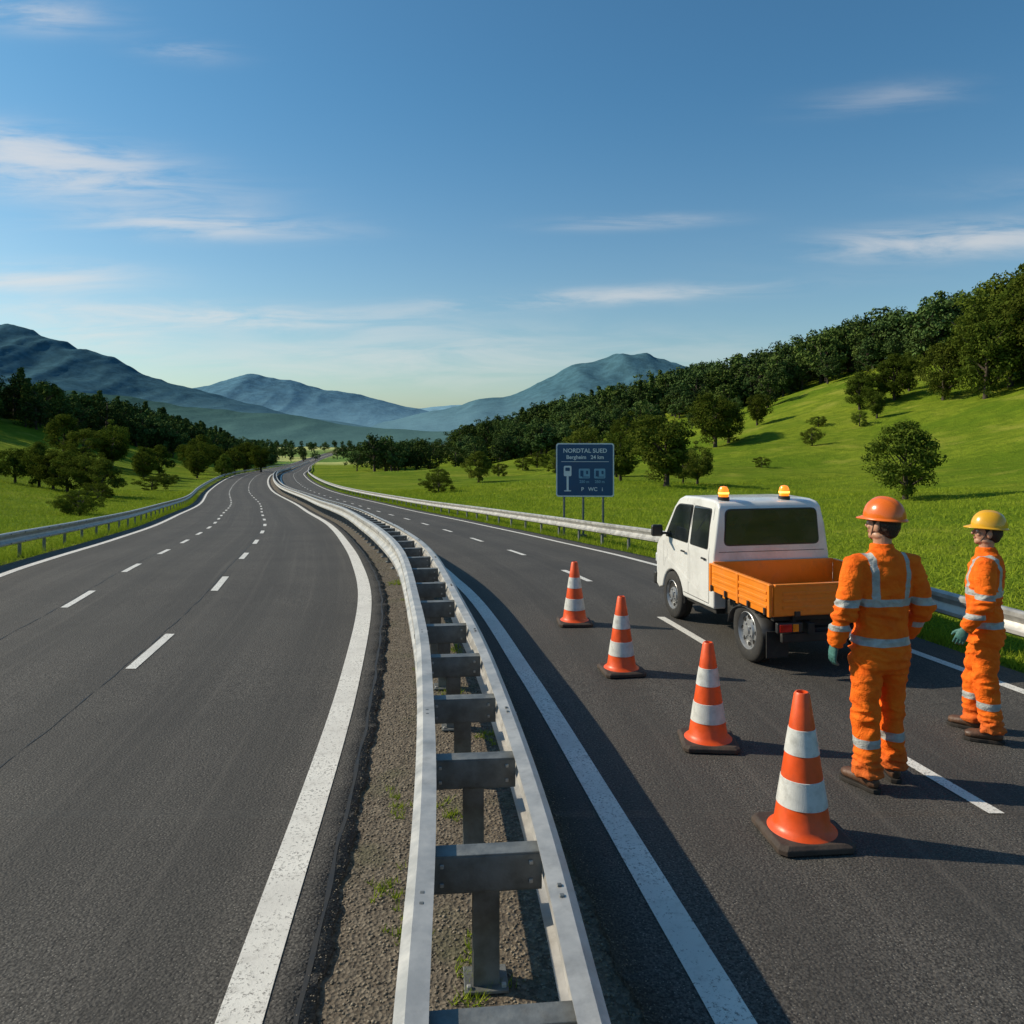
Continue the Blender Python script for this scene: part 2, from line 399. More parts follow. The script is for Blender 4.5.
def blades(name,P,h,w,per,mat,lean=.5):
    n=len(P)*per; B=np.repeat(P,per,0); hh=np.repeat(h,per)*rng.uniform(.5,1.2,n); ww=np.repeat(w,per)
    an=rng.uniform(0,6.28,n); B=B+np.stack([rng.normal(0,1,n)*hh*.35,rng.normal(0,1,n)*hh*.35,np.zeros(n)],-1)
    dx=np.cos(an)*ww/2; dy=np.sin(an)*ww/2; ln=rng.normal(0,lean,(n,2))*hh[:,None]
    v0=B-np.stack([dx,dy,hh*.05],-1); v1=B+np.stack([dx,dy,-hh*.05],-1); v2=B+np.stack([ln[:,0],ln[:,1],hh],-1)
    Vv=np.stack([v0,v1,v2],1).reshape(-1,3); F=np.arange(3*n).reshape(-1,3)
    sh=np.repeat(rng.random(n),3)
    return npmesh(name,Vv,F,mat,attr=sh)
n=50000
Y=6+74*rng.random(n)**1.4; off=offR(Y)+.75+rng.random(n)**1.3*(4+Y*.62); X=XR(Y,off)
P1=np.stack([X,Y,terr(X,Y)],-1); h1=np.interp(Y,[6,30,70],[.08,.12,.20])
n2=26000
Y2=8+70*rng.random(n2)**1.4; off2=offL-.95-rng.random(n2)**1.3*(3+Y2*.35); X2=XR(Y2,off2)
P2=np.stack([X2,Y2,terr(X2,Y2)],-1); h2=np.interp(Y2,[6,30,70],[.08,.12,.18])
PP=np.concatenate([P1,P2]); HH=np.concatenate([h1,h2])*rng.uniform(.6,1.4,n+n2)
blades('grass',PP,HH,HH*.15,3,MGB,.7)
n=1800
Y=np.concatenate([6+50*rng.random(n),9+60*rng.random(n)]); off=np.concatenate([offR(Y[:n])+.55+rng.random(n)*.5,offL-.6-rng.random(n)*.5])
cl=rng.random(2*n)<.5; Y=Y[cl];off=off[cl];X=XR(Y,off)
blades('weeds',np.stack([X,Y,terr(X,Y)],-1),np.full(len(X),.17),np.full(len(X),.013),12,MGB,.4)
C=rng.random((34,2)); pts=[]
for cy,ct in C:
    Y0=2.3+13*cy**1.4
    for _ in range(int(14)):
        Yk=Y0+rng.normal(0,.09); o_=.38+ct*.85+rng.normal(0,.05)
        pts.append((float(XR(Yk,o_)),Yk,float(zr(Yk))-.02))
pts=np.array(pts); blades('median_weeds',pts,np.full(len(pts),.04),np.full(len(pts),.006),9,MGB,.6)

# ------------------------------------------------------------------ trees
def ring_tube(pts,rads,seg=8):
    V=[];F=[]
    for i,(p,r) in enumerate(zip(pts,rads)):
        p=Vector(p); t_=(Vector(pts[min(i+1,len(pts)-1)])-Vector(pts[max(i-1,0)])).normalized()
        a=t_.orthogonal().normalized() if abs(t_.z)<.9 else Vector((1,0,0)); a=(a-a.dot(t_)*t_).normalized(); b=t_.cross(a)
        for k in range(seg):
            an=2*math.pi*k/seg; V.append(p+(a*math.cos(an)+b*math.sin(an))*r)
        if i:
            for k in range(seg): o=(i-1)*seg; F.append((o+k,o+(k+1)%seg,o+seg+(k+1)%seg,o+seg+k))
    return V,F
def tree_mesh(seed,kind='round',nclump=95,per=110,ls=1.,mat=None):
    r=np.random.default_rng(seed); rr_=random.Random(seed)
    V=[];F=[]
    def add(p,q):
        v,f=ring_tube(p,q); b=len(V); V.extend(v); F.extend([tuple(b+i for i in x) for x in f])
    if kind=='cone':
        add([(0,0,-.03),(0,0,.5),(.01,0,.97)],[.018,.012,.003])
    else:
        add([(0,0,-.03),(.01,0,.15),(.0,.02,.38),(.02,.01,.75)],[.036,.026,.02,.006])
        for i in range(9):
            a=i*2.4+rr_.random(); z0=.14+.05*i; L=.28*rr_.uniform(.7,1.1)
            add([(0,0,z0),(math.cos(a)*L*.5,math.sin(a)*L*.5,z0+.1),(math.cos(a)*L,math.sin(a)*L,z0+.17+.1*rr_.random())],[.014,.009,.004])
    C=[];CR=[]
    if kind=='cone':
        for i in range(nclump):
            z=.06+.92*(i/nclump); rad=(1-z)**.8*.24*r.uniform(.35,1.1); a=r.uniform(0,6.28); C.append((math.cos(a)*rad,math.sin(a)*rad,z)); CR.append(.035+.06*(1-z))
    else:
        W={'round':.40,'tall':.29,'wide':.54,'bush':.62}[kind]; zc={'round':.51,'tall':.52,'wide':.54,'bush':.40}[kind]; zh={'round':.45,'tall':.46,'wide':.42,'bush':.45}[kind]
        lob=[(r.normal(0,1,3),r.uniform(-.30,.30)) for _ in range(11)]
        zmin={'round':.08,'tall':.08,'wide':.09,'bush':0.}[kind]
        while len(C)<nclump:
            d=r.normal(0,1,3); d/=np.linalg.norm(d)
            f=1.
            for l,am in lob: 
                l=l/np.linalg.norm(l); f+=am*max(0,float(d@l))**4*1.5
            q=r.uniform(.35,1)**.6*f*.88
            p=(d[0]*W*q,d[1]*W*q,zc+d[2]*zh*q)
            if p[2]<zmin: continue
            C.append(p); CR.append(r.uniform(.055,.12))
    C=np.array(C);CR=np.array(CR); n=len(C)*per
    cc=np.repeat(C,per,0); cr=np.repeat(CR,per)
    d=r.normal(0,1,(n,3)); d/=np.linalg.norm(d,axis=1)[:,None]
    pos=cc+d*(cr*r.uniform(.35,1.08,n)**.7)[:,None]*np.array([1.15,1.15,.8])
    nn=d*1.1+r.normal(0,.5,(n,3))+np.array([0,0,.35]); nn/=np.linalg.norm(nn,axis=1)[:,None]
    up=r.normal(0,1,(n,3)); a=np.cross(nn,up); a/=np.linalg.norm(a,axis=1)[:,None]; b=np.cross(nn,a)
    s=r.uniform(.010,.022,n)[:,None]*ls
    q=np.stack([pos-a*s,pos-b*s*.6,pos+a*s,pos+b*s*.6],1).reshape(-1,3)
    cs=r.random(len(C)); sh=np.repeat(np.clip(np.repeat(cs,per)*.6+r.random(n)*.4,0,1),4)
    nv=len(V); VV=np.concatenate([np.array([tuple(v) for v in V]),q]); 
    FF=np.concatenate([np.array(F),nv+np.arange(4*n).reshape(-1,4)])
    o=npmesh('tmp',VV,FF,mat or ML,attr=np.concatenate([np.zeros(nv),sh]))
    me=o.data; me.materials.append(MBK)
    mi=np.zeros(len(FF),dtype=np.int32); mi[:len(F)]=1; me.polygons.foreach_set('material_index',mi)
    bpy.data.objects.remove(o); return me
TM={'round':[tree_mesh(1),tree_mesh(2),tree_mesh(3)],'wide':[tree_mesh(4,'wide'),tree_mesh(5,'wide')],
    'tall':[tree_mesh(6,'tall',80),tree_mesh(7,'tall',80)],'bush':[tree_mesh(8,'bush',70),tree_mesh(9,'bush',70)]}
TD={'round':[tree_mesh(s,'round',60,34,1.6,MC) for s in(21,22,23)],'wide':[tree_mesh(s,'wide',62,34,1.65,MC) for s in(24,25)],
    'tall':[tree_mesh(s,'tall',55,32,1.55,MC) for s in(26,27)],'cone':[tree_mesh(28,'cone',70,22,1.45,MC),tree_mesh(29,'cone',70,22,1.45,MC)]}
def tree(X,Y,H,kind='round',name='deciduous_tree',parent=None,lib=None,w=1.):
    lib=lib or TM
    o=bpy.data.objects.new(name,random.choice(lib[kind])); o.location=(X,Y,float(terr(X,Y))-.02*H)
    s=random.uniform(.92,1.08)*w; o.scale=(H*s,H*s*random.uniform(.92,1.08),H); o.rotation_euler=(0,0,random.uniform(0,6.28))
    link(o,parent); return o
for x,y,h,k,w in [(13.1,68,6.7,'round',1.15),(22.1,45,4.75,'round',1.15),(17.6,76,3.9,'round',1.1),(10.6,78,5.2,'round',1),(15.6,73,3.0,'wide',1),
    (-3.6,86,3.6,'round',1.1),(42,112,3.5,'bush',1),(33,130,9.8,'round',1.05),(36,133,8.,'tall',1.1),(19,132,8,'round',1),(24,140,8.5,'tall',1.2),(13,150,8.5,'round',1),(66,138,8.6,'round',1.05),(70.5,142,7.4,'wide',.9),
    (57,125,4.8,'round',1.),(53,122,3.0,'bush',1),(60,138,7,'round',1),(46,150,6.5,'round',1.),(63,140,6.5,'round',1.),
    (-33,62,3.6,'wide',.8),(-35,63,3.5,'round',1.2),(-31.2,61,3.2,'round',1.1),(-39,66,4.0,'round',1.1),(-37,64.5,3.6,'wide',1),(-34,64,3.7,'round',1.1),(-41,66,3.4,'wide',1),
    (-47,102,3.9,'round',1.),(-49.5,108,4.6,'tall',1.2),(-56,112,5.5,'round',1.),(-48,122,4.6,'round',1.1),(-46,128,4.0,'round',1.),(-59,110,5.5,'wide',1),(-52,118,4.8,'round',1),(-60,120,6.5,'round',1),(-66,118,7,'tall',1.2),(-55,140,6,'round',1.1),(-58,146,6.5,'wide',1),(-52,150,5.5,'round',1.1),(-50,138,3.6,'round',1.2),
    (-54,172,6.4,'round',1.1),(-60,180,7.5,'tall',1.2),(-66,170,8,'round',1.),(-62,160,6.5,'wide',1)]:
    tree(x,y,h,k,w=w)
for x,y,h,w in [(-6.6,72,1.9,1.3),(-7.6,78,1.7,1.2),(-20.0,37,1.55,1.3),(-21.0,38,1.3,1.3),(11.5,88,2.6,1.4),(5,160,4,1.2),(9,165,4.5,1.4),(2,150,3,1.),(30,96,1.6,1.3),(-2,120,2.4,1.3),(49,128,2.2,1.4),(20,105,2.4,1.4),(-9,98,2.2,1.4),(6,110,2.6,1.5),(-36,80,1.8,1.5),(-40,92,2.0,1.5),(-29,56,1.4,1.6)]:
    tree(x,y,h,'bush',name='shrub',w=w)
for x,y,h,k in [(77,118,14.5,'round'),(71,120,12.5,'tall'),(80,122,17,'round'),(84,119,18,'wide'),(74,126,14,'round'),(69,128,9,'round'),(90,124,17,'round'),(79,130,17,'tall'),(88,130,18,'round'),(76,122,13,'wide'),(83,126,17,'round')]:
    tree(x,y,h+1,k,w=.95)
fr=empty('distant_forest')
cnt=0
def dF(Y): return np.interp(Y,[90,120,150,170,190,220,260,350,450],[190,172,150,143,126,115,101,88,74])
while cnt<880:
    Y=random.uniform(110,430); e=float(dF(Y)); d=e+random.random()**1.4*60+6*math.sin(Y*.11)+3*math.sin(Y*.31)
    X=float(Rx(Y))+d*float(K(Y))
    if X/Y>.95: continue
    k=random.choices(['round','wide','tall','cone'],[4,2,3,1])[0]
    tree(X,Y,random.choice([random.uniform(6.5,10),random.uniform(9,16)]),k,'tree',fr,TD); cnt+=1
for _ in range(60):
    Y=random.uniform(150,330); d=float(dF(Y))-random.random()**2*34
    X=float(Rx(Y))+d*float(K(Y))
    if .44<X/Y: continue
    tree(X,Y,random.uniform(4.5,9.5),random.choice(['round','wide','tall']),'tree',fr,TD,w=1.05)
fl=empty('distant_forest'); cnt=0
def dG(Y): return np.interp(Y,[110,130,200,260,320,420],[60,50,33,23,18,16])
while cnt<820:
    Y=random.uniform(120,430); e=float(dG(Y)); d=-(e+random.random()**1.3*60+3*math.sin(Y*.2))
    X=float(Rx(Y))+d*float(K(Y))
    if X/Y<-1.0: continue
    k=random.choices(['round','wide','tall','cone'],[4,2,4,2])[0]
    tree(X,Y,random.uniform(6,11.2)*(1 if k!='cone' else 1.12),k,'tree',fl,TD); cnt+=1
fm=empty('distant_forest'); cnt=0
while cnt<300:
    Y=420+1200*random.random()**1.2; d=random.uniform(-230,420)*(.5+Y/1200)
    if abs(d)<30+Y*.03: continue
    X=float(Rx(Y))+d
    if mnoise.noise(Vector((X*.008,Y*.004,3)))<.05: continue
    tree(X,Y,random.uniform(8,13),random.choice(['round','wide','tall']),'tree',fm,TD); cnt+=1
for (xa,ya,xb,yb,nn_) in [(-190,470,-128,520,16),(-250,640,-150,600,22),(-120,560,-60,540,20),(-300,820,-90,880,44),(-150,720,-20,760,30),(-420,1150,-60,1080,60),(-100,560,-40,900,22)]:
    for i in range(nn_):
        f=(i+random.random())/nn_
        if random.random()<.2: continue
        tree(xa+(xb-xa)*f+random.gauss(0,3),ya+(yb-ya)*f+random.gauss(0,5),random.uniform(5,10)*(1+ya/3000),random.choice(['round','wide','tall']),'tree',fm,TD)
fg=empty('distant_forest')
for cx,cy,n_,sx,sy in [(2,215,24,16,9),(-12,235,22,14,9),(-28,200,12,9,8),(-34,260,18,12,10),(18,225,20,12,9),(-45,300,20,12,12),(25,195,12,8,6),(10,190,8,9,4),(-38,225,7,5,6)]:
    for _ in range(n_):
        tree(cx+random.gauss(0,sx*.6),cy+random.gauss(0,sy*.6),random.uniform(5,10.5),random.choice(['round','wide','tall']),'tree',fg,TD)

# ------------------------------------------------------------------ mountains
def mountain(name,prof_pts,Y0,depth,col,seed,rough,haze=(.15,.27,.34)):
    bs=np.linspace(prof_pts[0][0],prof_pts[-1][0],320); e=np.interp(bs,[p[0] for p in prof_pts],[p[1] for p in prof_pts])
    e=np.convolve(np.pad(e,3,'edge'),np.ones(7)/7,'valid')
    ts=np.linspace(-1,1,70); V=[]
    for t_ in ts:
        Y=Y0+t_*depth; fall=max(0,1-abs(t_))**.85
        for b_,ee in zip(bs,e):
            X=b_*Y0*(1+.25*t_*depth/Y0)
            h=ee*Y0+24
            nz=mnoise.fractal(Vector((X/Y0*9+seed,Y/Y0*9,seed)),.9,2.1,7)
            rg=1-abs(mnoise.noise(Vector((X/Y0*16+seed,Y/Y0*5,seed*2))))*2
            rg2=1-abs(mnoise.noise(Vector((X/Y0*38+seed,Y/Y0*12,seed*3))))*2
            V.append((X,Y,-24+h*fall*(1+rough*(nz*.45))+h*(rough*.8*(rg-.5)+rough*.35*(rg2-.5))*(1-fall*.7)*fall))
    n=len(bs);F=[(i*n+j,i*n+j+1,(i+1)*n+j+1,(i+1)*n+j) for i in range(69) for j in range(n-1)]
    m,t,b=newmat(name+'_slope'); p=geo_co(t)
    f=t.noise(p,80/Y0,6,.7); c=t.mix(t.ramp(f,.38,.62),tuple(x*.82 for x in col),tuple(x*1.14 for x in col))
    z=t.xyz(p)[2]; c=t.mix(t.ramp(z,-20,Y0*.055,.7,0),c,haze)  # aerial haze painted into base colour, stronger low down; col is blued too
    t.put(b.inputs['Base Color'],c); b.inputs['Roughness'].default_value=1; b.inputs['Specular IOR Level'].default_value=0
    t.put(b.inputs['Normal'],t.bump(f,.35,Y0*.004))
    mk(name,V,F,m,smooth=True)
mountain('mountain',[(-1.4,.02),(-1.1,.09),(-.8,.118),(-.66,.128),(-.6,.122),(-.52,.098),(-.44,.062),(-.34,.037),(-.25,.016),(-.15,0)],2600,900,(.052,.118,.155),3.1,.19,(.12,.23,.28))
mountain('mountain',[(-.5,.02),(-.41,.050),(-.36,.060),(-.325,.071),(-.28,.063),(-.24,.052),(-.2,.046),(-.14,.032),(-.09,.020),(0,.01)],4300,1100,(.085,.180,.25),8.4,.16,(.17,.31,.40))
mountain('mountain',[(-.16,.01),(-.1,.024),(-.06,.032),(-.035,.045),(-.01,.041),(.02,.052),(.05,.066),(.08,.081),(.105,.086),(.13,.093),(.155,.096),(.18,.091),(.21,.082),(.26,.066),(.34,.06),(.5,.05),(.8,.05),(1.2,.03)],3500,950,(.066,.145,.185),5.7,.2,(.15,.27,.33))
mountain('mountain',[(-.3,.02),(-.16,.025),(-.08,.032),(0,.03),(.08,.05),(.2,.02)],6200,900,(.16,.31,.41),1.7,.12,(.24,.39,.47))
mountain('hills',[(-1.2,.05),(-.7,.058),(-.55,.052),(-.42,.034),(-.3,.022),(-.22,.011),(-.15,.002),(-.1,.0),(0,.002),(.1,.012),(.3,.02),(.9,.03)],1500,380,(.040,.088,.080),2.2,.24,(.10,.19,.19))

# ------------------------------------------------------------------ traffic sign
def sign():
    x,y=2.10,23.; e=empty('traffic_sign',(x,y,float(terr(x,y))),math.radians(-3))
    z0=float(terr(x,y)); Z=lambda z:z-z0
    blue=simple('sign_blue',(.010,.065,.16),.4,var=.06,scale=2); wh=simple('sign_white',(.72,.74,.76),.45,var=.05); lb=simple('sign_light_blue',(.18,.36,.5),.45)
    zc=Z(1.25)
    w,h=1.66,1.54
    def rr(name,cx,cz,w,h,r,yy,mat,th=.0):
        pts=[]
        for qx,qz,a0 in((1,1,0),(-1,1,90),(-1,-1,180),(1,-1,270)):
            for k in range(5):
                a=math.radians(a0+k*22.5); pts.append((cx+qx*(w/2-r)+r*math.cos(a),yy,cz+qz*(h/2-r)+r*math.sin(a)))
        n=len(pts); V=list(pts)+[(p[0],yy+.02,p[2]) for p in pts]
        F=[tuple(range(n))[::-1],tuple(range(n,2*n))]+[(i,(i+1)%n,n+(i+1)%n,n+i) for i in range(n)]
        return mk(name,V,F,mat,e)
    rr('panel_border',0,zc,w,h,.07,0,wh); rr('panel',0,zc,w-.07,h-.07,.055,-.004,blue)
    rr('panel_inner_line',0,zc+.24,w-.3,.014,.004,-.008,wh)
    def txt(s,x_,z_,size,mat,al='CENTER'):
        c=bpy.data.curves.new('txt','FONT'); c.body=s; c.size=size; c.align_x=al; c.extrude=.001; c.offset=.003
        o=bpy.data.objects.new('lettering',c); o.rotation_euler=(R90,0,0); o.location=(x_,-.009,z_); c.materials.append(mat); link(o,e)
    txt('NORDTAL SUED',.0,zc+.50,.17,wh); txt('Bergheim   24 km',.0,zc+.32,.15,wh)
    rr('icon_a',-.50,zc-.03,.22,.30,.04,-.008,wh); rr('icon_a_post',-.50,zc-.38,.06,.42,.01,-.008,wh); rr('icon_a_base',-.50,zc-.60,.2,.03,.01,-.008,wh)
    rr('icon_a_screen',-.50,zc+.02,.13,.10,.02,-.012,blue)
    for i,cx in enumerate((-.02,.42)):
        rr('icon_b',cx,zc-.10,.32,.28,.03,-.008,lb)
        rr('icon_c',cx-.07,zc-.10,.09,.17,.01,-.012,blue); rr('icon_d',cx+.08,zc-.07,.06,.10,.01,-.012,blue); rr('icon_e',cx+.03,zc-.20,.20,.02,.004,-.0125,blue)
        txt('250 m',cx,zc-.37,.11,lb)
    txt('P   WC   i',.2,zc-.60,.15,wh)
    for i,px in enumerate((-.6,-.05,.52)):
        box('post_%d'%(i+1),(px,.05,Z(.75)/2+.1),(.06,.06,Z(1.9)),MSD,e,.008)
        box('post_foot_%d'%(i+1),(px,.05,.03),(.2,.2,.08),MG,e,.01)
    for zz in(-.5,.45): box('back_rail',(0,.028,zc+zz),(1.5,.012,.06),MST,e,.002)
sign()

# ------------------------------------------------------------------ traffic cones
ORC=simple('cone_orange',(.78,.085,.008),.45,var=.12,scale=7,dirt=.28,bump=.1,bscale=30)
WHC=simple('cone_reflective_white',(.60,.60,.57),.4,var=.08,scale=14,dirt=.36,bump=.25,bscale=220)
BLC=simple('cone_rubber_base',(.050,.034,.026),.8,var=.3,scale=12,dirt=.4,bump=.3)
def cone(x,y,sc,rz,bs=1.):
    e=empty('traffic_cone',(x,y,float(zr(y))+.002),rz,sc)
    r=lambda z: .150-(.150-.040)*((z-.05)/.72)
    pr=[(.185,.045),(.175,.055),(r(.05)+.012,.062),(r(.085),.085),(r(.185),.185),(r(.185)+.003,.187),(r(.325)+.003,.325),(r(.325),.327),(r(.455),.455),(r(.455)+.003,.457),(r(.585)+.003,.585),(r(.585),.587),(r(.765),.765),(r(.775)-.006,.776),(.028,.776),(.026,.70)]
    mi=[0,0,0,0,1,1,1,0,1,1,1,0,0,0,0]
    lathe('cone_body',pr,ORC,e,56,mats=[ORC,WHC],matidx=mi)
    w=.21*bs;c=.035; oc=[(w,w-c),(w-c,w),(-w+c,w),(-w,w-c),(-w,-w+c),(-w+c,-w),(w-c,-w),(w,-w+c)]
    V=[(a,b,.006) for a,b in oc]+[(a,b,.034) for a,b in oc]+[(a*.90,b*.90,.050) for a,b in oc]
    F=[tuple(range(8))[::-1],tuple(range(16,24))]+[(k*8+i,k*8+(i+1)%8,k*8+8+(i+1)%8,k*8+8+i) for k in range(2) for i in range(8)]
    mk('base',V,F,BLC,e,bevel=.005)
cone(1.71,4.72,1.10,.10,1.0); cone(1.50,6.12,1.0,-.08); cone(1.08,7.9,.965,.15); cone(.77,9.85,.98,.05)

# ------------------------------------------------------------------ pickup truck
def truck():
    e=empty('crew_cab_truck',(3.14,8.42,float(zr(8.5))),math.radians(101.5))
    WP=simple('white_paint',(.70,.70,.68),.28,var=.04,scale=2,coat=.5,dirt=.18)
    OP=simple('orange_panel',(.82,.23,.010),.42,var=.08,scale=5,coat=.2,dirt=.25)
    OI=simple('bed_inside',(.62,.20,.02),.6,var=.25,scale=7,dirt=.35,bump=.2)
    BK=simple('black_plastic',(.02,.02,.021),.5,var=.2,scale=9)
    CH=simple('chassis_black',(.014,.013,.012),.7,var=.3,scale=9,dirt=.3)
    RB=simple('tyre_rubber',(.022,.021,.02),.85,var=.2,scale=20,dirt=.25,bump=.2)
    RM=simple('wheel_steel',(.36,.37,.38),.4,.6,var=.1,scale=9,dirt=.3)
    RD=simple('tail_light_red',(.45,.012,.008),.15,coat=.6); AM=simple('indicator_amber',(.8,.25,.01),.15,coat=.6)
    m,t,b=newmat('tinted_glass'); b.inputs['Roughness'].default_value=.04; b.inputs['Specular IOR Level'].default_value=.8
    t.put(b.inputs['Base Color'],t.mix(t.ramp(t.noise(obj_co(t),2.5,3),.3,.7),(.010,.014,.016),(.03,.036,.04))); GL=m
    def hw(z): return .725 if z<=.95 else .725-.085*(z-.95)/.63-.02*max(0,(z-1.45)/.13)
    arch=[(1.95+.33*math.cos(a),.28+.33*math.sin(a)) for a in np.linspace(math.pi*.94,math.pi*.06,12)]
    low=[(.775,.95),(.775,.36)]+[(1.55,.34)]+arch+[(2.42,.30),(2.66,.30),(2.70,.45),(2.68,.72),(2.60,.84),(2.42,.95)]
    upp=[(2.42,.95),(2.28,1.03),(2.02,1.42),(1.93,1.52),(1.80,1.565),(1.4,1.585),(.98,1.58),(.86,1.56),(.81,1.505),(.785,1.3),(.775,.95)]
    def wz(p): 
        x,z=p; w=hw(z)
        if x>2.4: w-=.10*((x-2.4)/.3)**2
        return w
    V=[];F=[];idx={}
    for s in(1,-1):
        for i,p in enumerate(low): idx[(s,'l',i)]=len(V); V.append((p[0],s*wz(p),p[1]))
        for i,p in enumerate(upp[1:-1]): idx[(s,'u',i+1)]=len(V); V.append((p[0],s*wz(p),p[1]))
        idx[(s,'u',0)]=idx[(s,'l',len(low)-1)]; idx[(s,'u',len(upp)-1)]=idx[(s,'l',0)]
        fl_=[idx[(s,'l',i)] for i in range(len(low))]; fu=[idx[(s,'u',i)] for i in range(len(upp))]
        F.append(tuple(fl_) if s<0 else tuple(fl_[::-1])); F.append(tuple(fu) if s<0 else tuple(fu[::-1]))
    per=[('l',i) for i in range(len(low))]+[('u',i) for i in range(1,len(upp)-1)]
    for a_,b_ in zip(per,per[1:]+per[:1]):
        F.append((idx[(1,*a_)],idx[(1,*b_)],idx[(-1,*b_)],idx[(-1,*a_)]))
    body=mk('cab_body',V,F,WP,e,smooth=True)
    bm=bmesh.new(); bm.from_mesh(body.data); bmesh.ops.recalc_face_normals(bm,faces=bm.faces); bm.to_mesh(body.data); bm.free()
    addbevel(body,.028,4,24); es=body.modifiers.new('wn','WEIGHTED_NORMAL'); es.keep_sharp=False
    def rpoly(pts,r,k=4):
        out=[];n=len(pts)
        for i in range(n):
            p=Vector(pts[i]);a=(Vector(pts[i-1])-p);c=(Vector(pts[(i+1)%n])-p)
            a1=p+a.normalized()*r;c1=p+c.normalized()*r
            for j in range(k+1):
                t_=j/k; out.append((1-t_)**2*a1+2*t_*(1-t_)*p+t_*t_*c1)
        return out
    def sidewin(nm,pts,mat,prd,r=.03,grow=0):
        c=sum((Vector(p) for p in pts),Vector((0,0)))/len(pts)
        if grow: pts=[tuple(Vector(p)+(Vector(p)-c).normalized()*grow) for p in pts]
        P=rpoly(pts,r)
        for s in(1,-1):
            Vv=[(p[0],s*(hw(p[1])+prd),p[1]) for p in P]+[(p[0],s*(hw(p[1])-.02),p[1]) for p in P]; n=len(P)
            Fv=[tuple(range(n))]+[(i,(i+1)%n,n+(i+1)%n,n+i) for i in range(n)]
            mk(nm,Vv,Fv,mat,e)
    W1=[(1.50,1.02),(2.18,1.02),(1.95,1.40),(1.86,1.45),(1.50,1.47)]; W2=[(.95,1.02),(1.42,1.02),(1.42,1.47),(.98,1.47)]
    for w_ in(W1,W2): sidewin('window_seal',w_,BK,.004,.035,.014); sidewin('side_window',w_,GL,.008,.03)
    def rearpoly(nm,w,z0,z1,x,mat,r):
        P=rpoly([(-w,z0),(w,z0),(w*.95,z1),(-w*.95,z1)],r); n=len(P)
        Vv=[(x+.012*(p[1]-.95)/.35,p[0],p[1]) for p in P]+[(x+.05,p[0],p[1]) for p in P]
        mk(nm,Vv,[tuple(range(n))]+[(i,(i+1)%n,n+(i+1)%n,n+i) for i in range(n)],mat,e)
    rearpoly('rear_window_seal',.60,1.07,1.49,.773,BK,.07); rearpoly('rear_window',.585,1.085,1.475,.768,GL,.06)
    mk('rear_panel_seam',[(.7735,-.66,1.0),(.7735,.66,1.0),(.7738,.66,1.006),(.7738,-.66,1.006)],[(0,1,2,3)],BK,e)
    a0=Vector((2.28,0,1.03));a1=Vector((2.02,0,1.42)); nn=Vector((.83,0,.55)).normalized()*.006
    q0=a0.lerp(a1,.05)+nn;q1=a0.lerp(a1,1.05)+nn
    mk('windscreen',[(q0.x,-.64,q0.z),(q0.x,.64,q0.z),(q1.x,.60,q1.z),(q1.x,-.60,q1.z)],[(0,1,2,3)],GL,e)
    for yy in(-.55,.55):
        box('headlight',(2.665,yy,.66),(.05,.22,.13),simple('headlight_glass',(.6,.62,.64),.1),e,.02)
    box('front_bumper',(2.70,0,.38),(.10,1.34,.18),BK,e,.03); box('grille',(2.69,0,.62),(.03,.75,.10),BK,e,.01)
    for s in(1,-1):
        yw=s*.7255
        for x_ in(.90,1.465,2.23):
            z0_=.40 if x_<1.6 else .62
            mk('door_seam',[(x_-.003,yw,z0_),(x_+.003,yw,z0_),(x_+.003,yw,.95),(x_-.003,yw,.95)],[(0,1,2,3)],BK,e)
            if x_<1.6: mk('door_seam_up',[(x_-.003,s*(hw(.951)+.001),.951),(x_+.003,s*(hw(.951)+.001),.951),(x_+.003,s*(hw(1.5)+.002),1.5),(x_-.003,s*(hw(1.5)+.002),1.5)],[(0,1,2,3)],BK,e)
        mk('sill_seam',[(.90,yw,.40),(1.6,yw,.40),(1.6,yw,.408),(.90,yw,.408)],[(0,1,2,3)],BK,e)
        box('door_handle',(1.02,s*.738,.90),(.10,.02,.022),BK,e,.006); box('door_handle',(1.60,s*.738,.90),(.10,.02,.022),BK,e,.006)
        box('mirror_arm',(2.10,s*.77,1.06),(.03,.14,.03),BK,e,.008); box('mirror',(2.08,s*.88,1.10),(.07,.15,.15),BK,e,.025)
        box('arch_liner',(1.95,s*.52,.40),(.62,.36,.34),CH,e,.02)
    box('cab_step',(1.2,0,.33),(.8,1.36,.06),CH,e,.01)
    for s in(1,-1): box('frame_rail',(.55,s*.36,.46),(2.3,.07,.11),CH,e,.006)
    box('rear_axle',(0,0,.31),(.10,1.1,.10),CH,e,.03); box('front_axle',(1.95,0,.30),(.1,1.1,.08),CH,e,.03)
    box('fuel_tank',(.62,.42,.40),(.42,.32,.20),CH,e,.03); box('underbody',(.55,0,.45),(1.9,.55,.10),CH,e,.01); box('spare',(-.25,0,.38),(.4,.5,.12),CH,e,.05)
    x0,x1=-.56,.745; L=x1-x0; cx=(x0+x1)/2; zb=.625; zt=.865; W=.765
    box('bed_floor',(cx,0,zb-.02),(L-.01,2*W-.02,.05),OI,e,.004)
    for i in range(5): box('bed_crossmember',(x0+.1+i*.27,0,zb-.075),(.06,1.4,.06),CH,e,.004)
